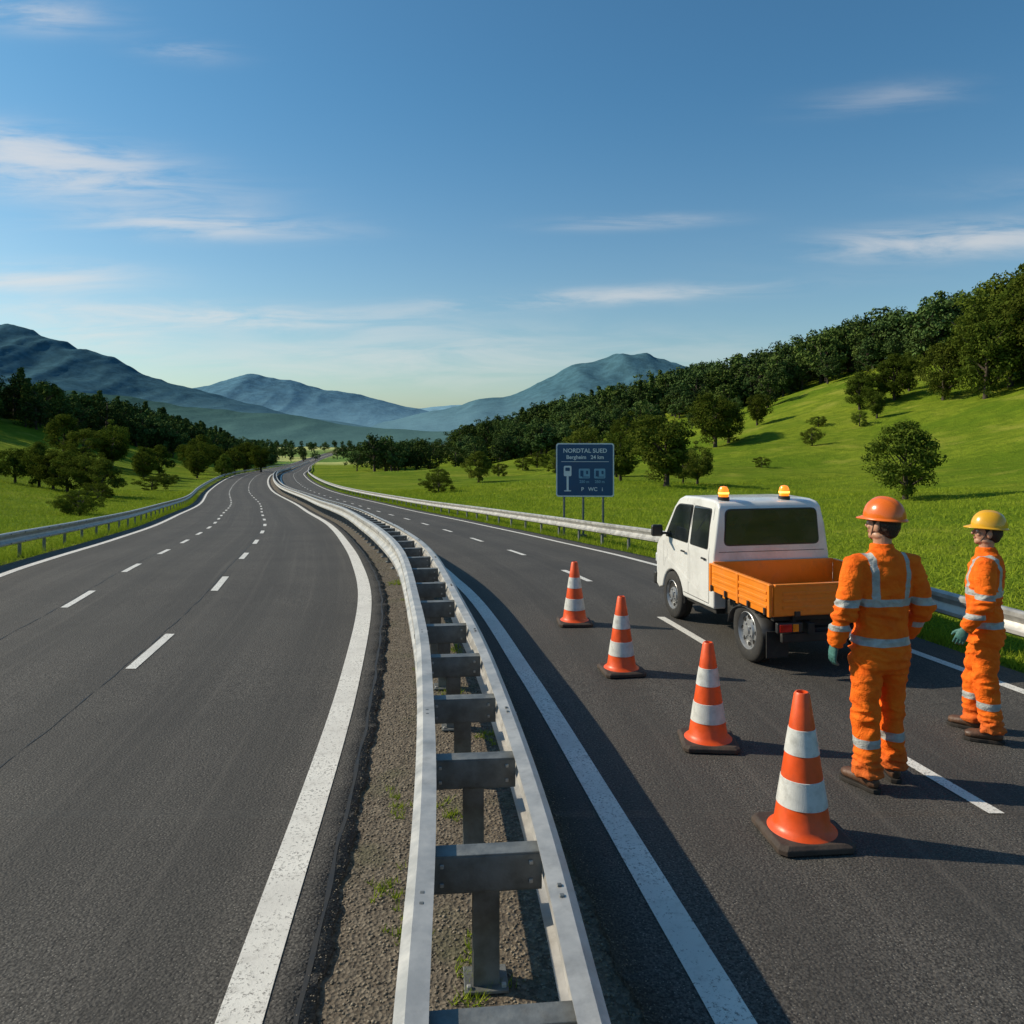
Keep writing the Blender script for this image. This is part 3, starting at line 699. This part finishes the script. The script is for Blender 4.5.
    for s in(1,-1):
        box('side_panel',(cx,s*W,(zb+zt)/2-.01),(L,.032,zt-zb+.05),OP,e,.006)
        for zz in(.665,.735,.805): box('side_panel_rib',(cx,s*(W+.019),zz),(L-.12,.010,.030),OP,e,.004)
        box('side_top_cap',(cx,s*W,zt+.02),(L+.004,.045,.022),OP,e,.006)
        for x_ in(x0+.015,x1-.015,cx): box('panel_post',(x_,s*(W+.016),(zb+zt)/2-.01),(.045,.024,zt-zb+.07),OP,e,.004)
        for x_ in(x0+.07,x1-.07,cx-.25,cx+.25): box('latch',(x_,s*(W+.034),zb+.0),(.03,.018,.07),BK,e,.004)
        box('side_lamp',(cx+.3,s*(W+.02),zb-.045),(.05,.012,.025),AM,e,.004)
        n=12;Vv=[];Fv=[]
        for k in range(n+1):
            a_=math.pi*(k/n); 
            for yy in(.50,.75): Vv.append((.38*math.cos(a_),s*yy,.32+.25*math.sin(a_)*.98))
            if k: q=len(Vv)-4; Fv.append((q,q+1,q+3,q+2))
        o=mk('mudguard',Vv,Fv,BK,e,smooth=True); so=o.modifiers.new('s','SOLIDIFY'); so.thickness=.012
        box('mud_flap',(-.40,s*.61,.27),(.012,.24,.26),RB,e,.003)
        box('tail_light_housing',(x0-.005,s*.58,.475),(.05,.27,.10),BK,e,.01)
        box('tail_light',(x0-.034,s*.63,.475),(.012,.13,.075),RD,e,.005); box('tail_indicator',(x0-.034,s*.525,.475),(.012,.06,.075),AM,e,.005)
        box('tail_bracket',(x0+.05,s*.5,.53),(.04,.04,.12),CH,e,.003)
    box('tailgate',(x0,0,(zb+zt)/2-.01),(.032,2*W-.045,zt-zb+.045),OP,e,.006)
    for zz in(.665,.735,.805): box('tailgate_rib',(x0-.019,0,zz),(.010,2*W-.22,.030),OP,e,.004)
    box('tailgate_cap',(x0,0,zt+.02),(.045,2*W-.06,.022),OP,e,.006)
    for yy in(-.5,0,.5): box('tailgate_hinge',(x0-.02,yy,zb-.02),(.02,.06,.05),BK,e,.004)
    box('headboard',(x1,0,(zb+zt)/2+.01),(.03,2*W-.045,zt-zb+.06),OP,e,.005)
    box('rear_bumper',(x0+.02,0,.37),(.05,1.30,.09),CH,e,.01)
    box('licence_plate',(x0-.012,-.14,.385),(.01,.30,.075),simple('plate',(.7,.7,.66),.4),e,.004)
    for i in range(3): 
        box('timber_plank',(.05,-.45+.11*i,zb+.022),(1.05,.09,.025),simple('timber',(.30,.20,.11),.8,var=.3,scale=11),e,.004)
    AB=simple('beacon_amber',(.9,.22,.008),.2,coat=.5,emit=((1,.24,.012),1.3)); HB=simple('beacon_bulb',(1,.55,.15),.3,emit=((1,.42,.07),3.2))
    for yy in(.50,-.27):
        lathe('beacon_base',[(0,-.02),(.066,-.02),(.066,.02),(.05,.027),(0,.027)],BK,e,28,(.98,yy,1.59))
        lathe('beacon_dome',[(.056,0),(.060,.04),(.056,.085),(.038,.115),(0,.124)],AB,e,28,(.98,yy,1.615))
        lathe('beacon_lens',[(.0605,.032),(.0622,.042),(.0612,.054)],HB,e,28,(.98,yy,1.615))
    def wheel(x,s,R,w):
        ty=[(R*.62,-w/2+.01),(R*.66,-w/2),(R*.90,-w/2),(R*.97,-w/2+.012),(R,-w/2+.03),(R,-.012),(R-.012,-.008),(R-.012,.008),(R,.012),(R,w/2-.03),(R*.97,w/2-.012),(R*.90,w/2),(R*.66,w/2),(R*.62,w/2-.01)]
        lathe('tyre',ty,RB,e,48,(x,s*(.73-w/2),R),axis='Y')
        o_=-s
        rm=[(R*.63,w/2-.012),(R*.60,w/2-.004),(R*.57,w/2-.02),(R*.54,w/2-.05),(R*.34,w/2-.035),(R*.30,w/2-.015),(R*.16,w/2-.012),(R*.14,w/2+.004),(0,w/2+.006)]
        rm=[(a,z*o_) for a,z in rm]
        lathe('rim',rm,RM,e,40,(x,s*(.73-w/2),R),axis='Y')
        for k in range(8):
            a_=k*math.pi/4
            lathe('rim_hole',[(0,0),(R*.07,0),(R*.075,-.006*s)],CH,e,12,(x+R*.44*math.cos(a_),s*(.73-.036),R+R*.44*math.sin(a_)),axis='Y')
        for k in range(5):
            a_=k*math.pi*.4
            box('lug_nut',(x+R*.22*math.cos(a_),s*(.73-.006),R+R*.22*math.sin(a_)),(.02,.016,.02),RM,e,.004)
    for s in(1,-1): wheel(0,s,.315,.17); wheel(1.95,s,.295,.17)
truck()

# ------------------------------------------------------------------ people
def bm_tube(bm,pts,rads,ref=(1,0,0),seg=16):
    rings=[]; ref=Vector(ref); pts=[Vector(p) for p in pts]
    for i,p in enumerate(pts):
        r=rads[i]; r=(r,r) if not isinstance(r,tuple) else r
        t_=(pts[min(i+1,len(pts)-1)]-pts[max(i-1,0)]).normalized()
        a=ref-ref.dot(t_)*t_
        if a.length<.05: a=Vector((0,1,0))-t_*t_.y
        a.normalize(); b=t_.cross(a)
        rings.append([bm.verts.new(p+a*math.cos(2*math.pi*k/seg)*r[0]+b*math.sin(2*math.pi*k/seg)*r[1]) for k in range(seg)])
    for r0,r1 in zip(rings,rings[1:]):
        for k in range(seg): bm.faces.new((r0[k],r0[(k+1)%seg],r1[(k+1)%seg],r1[k]))
    bm.faces.new(rings[0][::-1]); bm.faces.new(rings[-1])
def bm_ell(bm,c,r,rot=None):
    M=Matrix.Translation(c)@(rot.to_4x4() if rot else Matrix.Identity(4))@Matrix.Diagonal((*r,1)); bmesh.ops.create_icosphere(bm,subdivisions=3,radius=1,matrix=M)
def remesh(name,bm,voxel,mat,parent,smooth=3,disp=None):
    bmesh.ops.recalc_face_normals(bm,faces=bm.faces)
    me=bpy.data.meshes.new('t'); bm.to_mesh(me); bm.free(); o=bpy.data.objects.new('t',me); COL.objects.link(o)
    r=o.modifiers.new('r','REMESH'); r.mode='VOXEL'; r.voxel_size=voxel
    if smooth: s=o.modifiers.new('s','SMOOTH'); s.iterations=smooth; s.factor=.5
    bpy.context.view_layer.update(); dg=bpy.context.evaluated_depsgraph_get()
    m2=bpy.data.meshes.new_from_object(o.evaluated_get(dg)); bpy.data.objects.remove(o)
    m2.materials.clear(); m2.materials.append(mat); m2.name=name
    if disp:
        N=[v.normal.copy() for v in m2.vertices]
        for v,nv in zip(m2.vertices,N): v.co+=nv*disp(v.co)
    m2.polygons.foreach_set('use_smooth',[True]*len(m2.polygons))
    o=bpy.data.objects.new(name,m2); return link(o,parent)
def suitmat(kind):
    m,t,b=newmat('hivis_'+kind); co=obj_co(t); s=t.xyz(co); x,y,z=s; ax=t.m('ABSOLUTE',x)
    def band(v,c,h): return t.m('LESS_THAN',t.m('ABSOLUTE',t.m('SUBTRACT',v,c)),h)
    zz=t.m('ADD',z,t.m('MULTIPLY',t.m('SUBTRACT',t.noise(co,5,2),.5),.03))
    if kind=='jacket':
        M=t.m('MULTIPLY',band(zz,1.205,.024),t.m('LESS_THAN',ax,.5))
        M=t.m('MAXIMUM',M,t.m('MULTIPLY',band(zz,.955,.026),t.m('LESS_THAN',ax,.205)))
        M=t.m('MAXIMUM',M,t.m('MULTIPLY',band(zz,1.035,.020),t.m('GREATER_THAN',ax,.222)))
        M=t.m('MAXIMUM',M,t.m('MULTIPLY',band(t.m('ADD',ax,t.m('MULTIPLY',t.m('SUBTRACT',zz,1.3),-.06)),.108,.022),t.m('GREATER_THAN',zz,1.205)))
    else:
        M=band(zz,.30,.028)
    n=t.noise(co,11,4,.6)
    c=t.mix(t.ramp(n,.3,.7),(.82,.120,.006),(.90,.170,.010))
    z2=t.noise(co,3,5,.7); c=t.mix(t.ramp(z2,.5,.8,0,.35),c,(.35,.08,.02))
    if kind=='trousers': c=t.mix(t.ramp(t.m('ADD',z,t.m('MULTIPLY',z2,.3)),.42,.22,0,.45),c,(.22,.09,.04))
    c=t.mix(M,c,t.mix(t.ramp(n,.3,.7),(.30,.31,.30),(.44,.45,.43)))
    t.put(b.inputs['Base Color'],c); t.put(b.inputs['Roughness'],t.m('SUBTRACT',.85,t.m('MULTIPLY',M,.4)))
    b.inputs['Specular IOR Level'].default_value=.2
    w=t.noise(co,14,3,.55,1.2); w2=t.noise(t.vm('MULTIPLY',co,(1,1,2.4)),30,3,.5,.8); f=t.noise(co,400,2)
    t.put(b.inputs['Normal'],t.bump(t.m('ADD',t.m('ADD',w,t.m('MULTIPLY',w2,.35)),t.m('MULTIPLY',f,.05)),.6,.024)); return m
MJ=suitmat('jacket'); MT=suitmat('trousers')
SK=simple('skin',(.46,.24,.15),.5,var=.08,scale=20,bump=.08,bscale=120)
LIP=simple('lips',(.36,.13,.10),.45); EYE=simple('eye_white',(.7,.68,.64),.2); IRI=simple('iris',(.03,.02,.012),.15)
HR=simple('hair',(.028,.016,.010),.6,var=.4,scale=40,bump=.8,bscale=90)
GLV=simple('glove',(.05,.16,.14),.65,var=.2,scale=14,bump=.3,dirt=.3)
BT=simple('boot_leather',(.10,.048,.026),.55,var=.25,scale=12,bump=.3,dirt=.35); SL=simple('boot_sole',(.02,.016,.013),.8)
def fold(co,amp=.006,f=1.):
    p=Vector((co.x*7*f,co.y*7*f,co.z*15*f)); w=mnoise.noise_vector(p*.35)*1.3
    a=mnoise.noise(p+w); b=mnoise.noise(Vector((co.x*19,co.y*19,co.z*31))+w)
    return amp*((1-2.2*abs(a))+.35*b-.35)
def worker(loc,rz,sc,helmcol,arms,feet,headrot,lean=(0,0)):
    e=empty('road_worker',(loc[0],loc[1],float(zr(loc[1]))+.003),rz,sc)
    hx_=lean[0]   # hip shift to the loaded leg
    bm=bmesh.new()
    bm_tube(bm,[(hx_,0,.78),(hx_,0,.85),(hx_*.9,.0,.95),(hx_*.6,.003,1.05),(hx_*.3,.005,1.17),(0,.0,1.30),(0,-.012,1.40),(0,-.018,1.465),(0,-.015,1.505),(0,-.01,1.535)],
        [(.192,.140),(.198,.144),(.186,.135),(.172,.126),(.182,.132),(.202,.140),(.205,.132),(.176,.110),(.118,.087),(.072,.072)],seg=28)
    bm_tube(bm,[(0,-.012,1.50),(0,-.006,1.565)],[(.076,.078),(.068,.072)],seg=20)
    for s,(el,wr) in zip((-1,1),arms):
        sh=Vector((s*.188,-.012,1.43)); el=Vector(el); wr=Vector(wr)
        pts=[Vector((s*.12,-.012,1.44)),sh,sh.lerp(el,.35),sh.lerp(el,.8),el,el.lerp(wr,.25),el.lerp(wr,.7),el.lerp(wr,.97)]
        bm_tube(bm,pts,[.07,.083,.078,.070,.069,.068,.060,.053],seg=18)
        bm_tube(bm,[el.lerp(wr,.90),el.lerp(wr,1.0)],[.053,.054],seg=18)
    def dj(co): 
        k=1.+1.1*math.exp(-((co.z-1.14)/.08)**2)*(abs(co.x)>.2)+.8*math.exp(-((co.z-.88)/.07)**2)+.5*math.exp(-((co.z-1.06)/.06)**2)
        return fold(co,.010*k)
    remesh('jacket',bm,.0095,MJ,e,4,dj)
    bm=bmesh.new()
    bm_tube(bm,[(hx_*.8,0,1.0),(hx_*.9,0,.93),(hx_,-.008,.86),(hx_,-.008,.80),(hx_,0,.755)],[(.165,.112),(.172,.118),(.180,.130),(.174,.124),(.12,.09)],seg=28)
    for s,ft in zip((-1,1),feet):
        fx,fy,fr,kn=ft; hip=Vector((s*.090+hx_,-.004,.86)); an=Vector((fx,fy,.085)); kv=hip.lerp(an,.47)+Vector((0,kn,0))
        pts=[hip,hip.lerp(kv,.3),hip.lerp(kv,.75),kv,kv.lerp(an,.3),kv.lerp(an,.7),kv.lerp(an,.9),an]
        bm_tube(bm,pts,[(.095,.114),(.095,.110),(.085,.095),(.081,.088),(.080,.086),(.078,.084),(.081,.088),(.086,.098)],seg=20)
    def dt(co):
        k=1.+1.1*math.exp(-((co.z-.48)/.09)**2)+1.4*math.exp(-((co.z-.14)/.07)**2)+.6*math.exp(-((co.z-.8)/.06)**2)
        return fold(co,.010*k)
    remesh('trousers',bm,.0095,MT,e,4,dt)
    for s,ft in zip((-1,1),feet):
        fx,fy,fr,kn=ft; q=Matrix.Rotation(fr,3,'Z'); T=lambda x,y,z: tuple(q@Vector((x,y,0))+Vector((fx,fy,z)))
        bm=bmesh.new()
        bm_tube(bm,[T(0,0,.17),T(0,-.005,.10),T(0,-.01,.05)],[(.052,.058),(.05,.058),(.045,.055)],ref=tuple(q@Vector((1,0,0))))
        bm_tube(bm,[T(0,-.075,.052),T(0,-.04,.058),T(0,.04,.062),T(0,.10,.056),T(0,.16,.050),T(0,.195,.044)],[(.026,.028),(.042,.044),(.044,.046),(.05,.038),(.05,.034),(.028,.024)],ref=tuple(q@Vector((1,0,0))))
        remesh('boot',bm,.007,BT,e,3)
        out=[(.0,-.088),(.034,-.075),(.042,-.03),(.042,.03),(.054,.10),(.052,.16),(.03,.20),(0,.21),(-.03,.20),(-.052,.16),(-.054,.10),(-.042,.03),(-.042,-.03),(-.034,-.075)]
        n=len(out);Vv=[T(a*1.04,b*1.02,.0) for a,b in out]+[T(a*1.04,b*1.02,.026) for a,b in out]
        mk('boot_sole',Vv,[tuple(range(n))[::-1],tuple(range(n,2*n))]+[(i,(i+1)%n,n+(i+1)%n,n+i) for i in range(n)],SL,e,bevel=.004)
    for s,(el,wr) in zip((-1,1),arms):
        wr=Vector(wr); d=(wr-Vector(el)).normalized(); d=(d*1+Vector((0,0,-.25))).normalized()
        inward=Vector((-s,0,0)); inward=(inward-inward.dot(d)*d).normalized(); fw=d.cross(inward)*s; 
        if fw.y<0 and abs(fw.y)>.2: fw=-fw
        def H(a,b,c): return wr+fw*a+inward*b+d*c
        bm=bmesh.new()
        bm_tube(bm,[H(0,0,-.035),H(0,0,.0),H(0,0,.03),H(0,.002,.07),H(0,.005,.095)],[(.036,.03),(.032,.024),(.040,.022),(.044,.020),(.040,.014)],ref=tuple(fw),seg=14)
        for i,(a,L) in enumerate(((.032,.070),(.0105,.080),(-.0115,.074),(-.033,.058))):
            ang=.25+.06*i; p=[H(a,.004,.078)]; c,bb=.088,.005
            P0=H(a,bb,c); p.append(P0); A=ang
            for fr_ in(.45,.32,.25):
                bb+=math.sin(A)*L*fr_; c+=math.cos(A)*L*fr_; p.append(H(a,bb,c)); A+=.42
            bm_tube(bm,p,[.010,.0108,.0098,.009,.0065],ref=tuple(fw),seg=10)
        p=[H(.022,.004,.02),H(.046,.012,.045),H(.060,.022,.070),H(.064,.032,.095)]
        bm_tube(bm,p,[.014,.013,.0115,.008],ref=tuple(inward),seg=10)
        remesh('glove',bm,.0036,GLV,e,2)
    hd=bpy.data.objects.new('head',None); hd.location=(0,-.005,1.56); hd.rotation_euler=headrot; link(hd,e)
    Z=lambda z:z-1.56
    bm=bmesh.new()
    bm_tube(bm,[(0,-.01,Z(1.49)),(0,-.006,Z(1.56)),(0,.0,Z(1.63))],[(.056,.058),(.053,.056),(.055,.06)])
    bm_ell(bm,(0,-.008,Z(1.715)),(.074,.094,.088)); bm_ell(bm,(0,.03,Z(1.665)),(.059,.062,.078)); bm_ell(bm,(0,.068,Z(1.603)),(.026,.022,.020))
    bm_ell(bm,(0,.045,Z(1.615)),(.046,.045,.030)); bm_ell(bm,(0,.082,Z(1.712)),(.044,.014,.010)); 
    bm_tube(bm,[(0,.088,Z(1.705)),(0,.104,Z(1.682)),(0,.113,Z(1.667)),(0,.098,Z(1.658))],[(.008,.008),(.010,.010),(.014,.011),(.012,.008)],seg=10)
    for s in(-1,1):
        bm_ell(bm,(s*.078,-.002,Z(1.678)),(.011,.020,.032)); bm_ell(bm,(s*.037,.068,Z(1.668)),(.020,.018,.018))
        bm_ell(bm,(s*.045,.01,Z(1.62)),(.018,.035,.022))
    remesh('head_skin',bm,.0042,SK,hd,3)
    for s in(-1,1):
        o=mk('eye',*[[],[]],EYE,hd); b2=bmesh.new(); bmesh.ops.create_uvsphere(b2,u_segments=14,v_segments=10,radius=.0115); b2.to_mesh(o.data); b2.free(); o.location=(s*.029,.0845,Z(1.695))
        o=mk('iris',*[[],[]],IRI,hd); b2=bmesh.new(); bmesh.ops.create_uvsphere(b2,u_segments=12,v_segments=8,radius=.0055); b2.to_mesh(o.data); b2.free(); o.location=(s*.029,.0925,Z(1.695))
        bm=bmesh.new(); bm_tube(bm,[(s*.014,.096,Z(1.713)),(s*.03,.096,Z(1.717)),(s*.047,.084,Z(1.711))],[.0035,.0045,.002],seg=8); remesh('eyebrow',bm,.002,HR,hd,1)
    bm=bmesh.new(); bm_ell(bm,(0,.0905,Z(1.637)),(.021,.008,.0045)); bm_ell(bm,(0,.0895,Z(1.629)),(.018,.008,.005)); remesh('lips',bm,.0022,LIP,hd,2)
    bm=bmesh.new(); bm_ell(bm,(0,-.030,Z(1.70)),(.077,.082,.084)); bm_ell(bm,(0,-.052,Z(1.655)),(.056,.046,.046))
    for s in(-1,1): bm_ell(bm,(s*.071,.020,Z(1.718)),(.007,.016,.028))
    remesh('hair',bm,.005,HR,hd,2,lambda co:.003*mnoise.noise(Vector((co.x*120,co.y*120,co.z*40))))
    HM=simple('hard_hat_shell',helmcol,.3,var=.04,scale=4,coat=.4,dirt=.08)
    V=[];F=[];nu,nv=48,14
    for i in range(nv+1):
        ph=(math.pi/2)*i/nv
        for j in range(nu):
            th=2*math.pi*j/nu; cx,cy=math.cos(th),math.sin(th); rr0=math.cos(ph)**.82
            z=.128*math.sin(ph)+.0
            rid=.007*math.exp(-((cx*rr0)/.13)**2)*math.sin(ph) + .004*math.exp(-((abs(cx*rr0)-.42)/.08)**2)*math.sin(ph)
            V.append((.112*cx*rr0,.135*cy*rr0-.004,z+rid))
    for i in range(nv):
        for j in range(nu): F.append((i*nu+j,i*nu+(j+1)%nu,(i+1)*nu+(j+1)%nu,(i+1)*nu+j))
    b0=len(V)
    for (sc_,dz) in((1.0,0.),(1.09,-.010),(1.10,-.016),(1.02,-.012),(.97,-.006)):
        for j in range(nu):
            th=2*math.pi*j/nu; cx,cy=math.cos(th),math.sin(th); ex=max(0,cy)**2.2*.040*(sc_>1.01)
            V.append((.112*cx*sc_,.135*cy*sc_-.004+ex,dz-ex*.25))
    for k in range(4):
        for j in range(nu): q=b0+k*nu; F.append((q+j,q+nu+j,q+nu+(j+1)%nu,q+(j+1)%nu))
    h=mk('hard_hat',V,F,HM,hd,smooth=True,loc=(0,0,Z(1.742))); h.rotation_euler=(math.radians(-3),0,0)
    bm=bmesh.new(); bm_tube(bm,[(-.078,.012,Z(1.74)),(-.070,.03,Z(1.66)),(-.03,.06,Z(1.595)),(0,.07,Z(1.582)),(.03,.06,Z(1.595)),(.070,.03,Z(1.66)),(.078,.012,Z(1.74))],[.004]*7,ref=(0,1,0),seg=8); remesh('chin_strap',bm,.0025,simple('strap',(.03,.03,.03),.7),hd,1)
worker((2.50,5.42),math.radians(8),1.04,(.80,.15,.008),
    [((-.268,-.045,1.165),(-.305,.03,.915)),((.270,-.04,1.165),(.262,.12,.945))],
    [(-.125,-.05,.30,.02),(.125,.07,-.25,.035)],(math.radians(5),0,math.radians(28)),(-.012,0))
worker((3.70,6.26),math.radians(56),.945,(.75,.38,.012),
    [((-.258,-.02,1.16),(-.275,.12,.925)),((.262,-.01,1.165),(.27,.09,.92))],
    [(-.115,-.06,.12,.02),(.12,.09,-.25,.04)],(math.radians(7),0,math.radians(14)),(-.014,0))

# ------------------------------------------------------------------ light, sky, camera
el=math.radians(33); hx,hy=-.975,.222
L=bpy.data.lights.new('sun','SUN'); L.energy=5.0; L.angle=math.radians(.5); L.color=(1,.87,.67)
so=bpy.data.objects.new('sun',L); link(so)
sd=Vector((hx*math.cos(el),hy*math.cos(el),math.sin(el))); so.rotation_euler=(-sd).to_track_quat('-Z','Y').to_euler(); so.location=sd*60
w=bpy.data.worlds.new('World'); scene.world=w; w.use_nodes=True; t=NT(w.node_tree); bg=w.node_tree.nodes['Background']
sk=t.new('ShaderNodeTexSky'); sk.sky_type='NISHITA'; sk.sun_disc=False; sk.sun_elevation=el; sk.sun_rotation=math.atan2(hx,hy)
sk.air_density=1.0; sk.dust_density=1.2; sk.ozone_density=1.4; sk.altitude=300
g=t.new('ShaderNodeTexCoord').outputs['Generated']; s=t.xyz(g)
yy=t.m('MAXIMUM',s[1],.05); u=t.m('DIVIDE',s[0],yy); v=t.m('DIVIDE',s[2],yy)
tot=None
for (cu,cv,su,sv,am,ti) in [(-.58,.325,.15,.030,2.3,-.15),(-.62,.355,.07,.020,1.8,-.1),(-.60,.52,.07,.018,1.1,-.05),(-.415,.475,.05,.012,.45,-.1),(-.384,.255,.12,.012,1.5,-.03),(-.60,.19,.10,.014,2.0,0),
    (-.39,.143,.18,.012,1.9,-.04),(.10,.166,.2,.009,1.3,.06),(.148,.26,.08,.007,.9,.03),(.56,.237,.14,.016,1.6,.06),(.466,.415,.08,.014,.45,.1),(-.1,.09,.30,.030,.8,0),(-.515,.118,.07,.020,1.3,-.1),(.9,.3,.2,.02,.7,0),(-1.0,.25,.2,.03,.8,0)]:
    du=t.m('SUBTRACT',u,cu); dv_=t.m('SUBTRACT',t.m('SUBTRACT',v,cv),t.m('MULTIPLY',du,ti))
    a_=t.m('DIVIDE',du,su); b_=t.m('DIVIDE',dv_,sv)
    ex=t.m('MULTIPLY',t.m('EXPONENT',t.m('MULTIPLY',t.m('ADD',t.m('MULTIPLY',a_,a_),t.m('MULTIPLY',b_,b_)),-.8)),am)
    tot=ex if tot is None else t.m('ADD',tot,ex)
n1=t.noise(t.comb(t.m('MULTIPLY',u,5),t.m('MULTIPLY',v,34),0),1.,6,.62,.5); n2=t.noise(t.comb(t.m('MULTIPLY',u,2.2),t.m('MULTIPLY',v,9),3),1.,2,.5,.3)
den=t.m('MULTIPLY',tot,t.m('MULTIPLY',t.ramp(n1,.32,.72),t.ramp(n2,.3,.6,.6,1)))
den=t.m('SUBTRACT',1.,t.m('EXPONENT',t.m('MULTIPLY',den,-1.15)))
den=t.m('MULTIPLY',den,.72)
tint=t.mix(t.ramp(s[2],.02,.42),(.86,1.02,1.03),(.48,.91,1.06))
skc=t.mix(1.,sk.outputs[0],tint,'MULTIPLY')
colr=t.mix(den,skc,(7.3,6.95,6.6))
t.put(bg.inputs[0],colr); bg.inputs[1].default_value=.112
cam=bpy.data.cameras.new('camera'); co_=bpy.data.objects.new('camera',cam); link(co_)
co_.location=(0,0,2.4); co_.rotation_euler=(R90,0,0); cam.sensor_width=36; cam.lens=800/1024*36; cam.shift_y=-82/1024; cam.clip_end=20000; cam.clip_start=.05
scene.camera=co_
scene.view_settings.view_transform='Standard'; scene.view_settings.look='None'; scene.view_settings.exposure=0; scene.view_settings.gamma=1
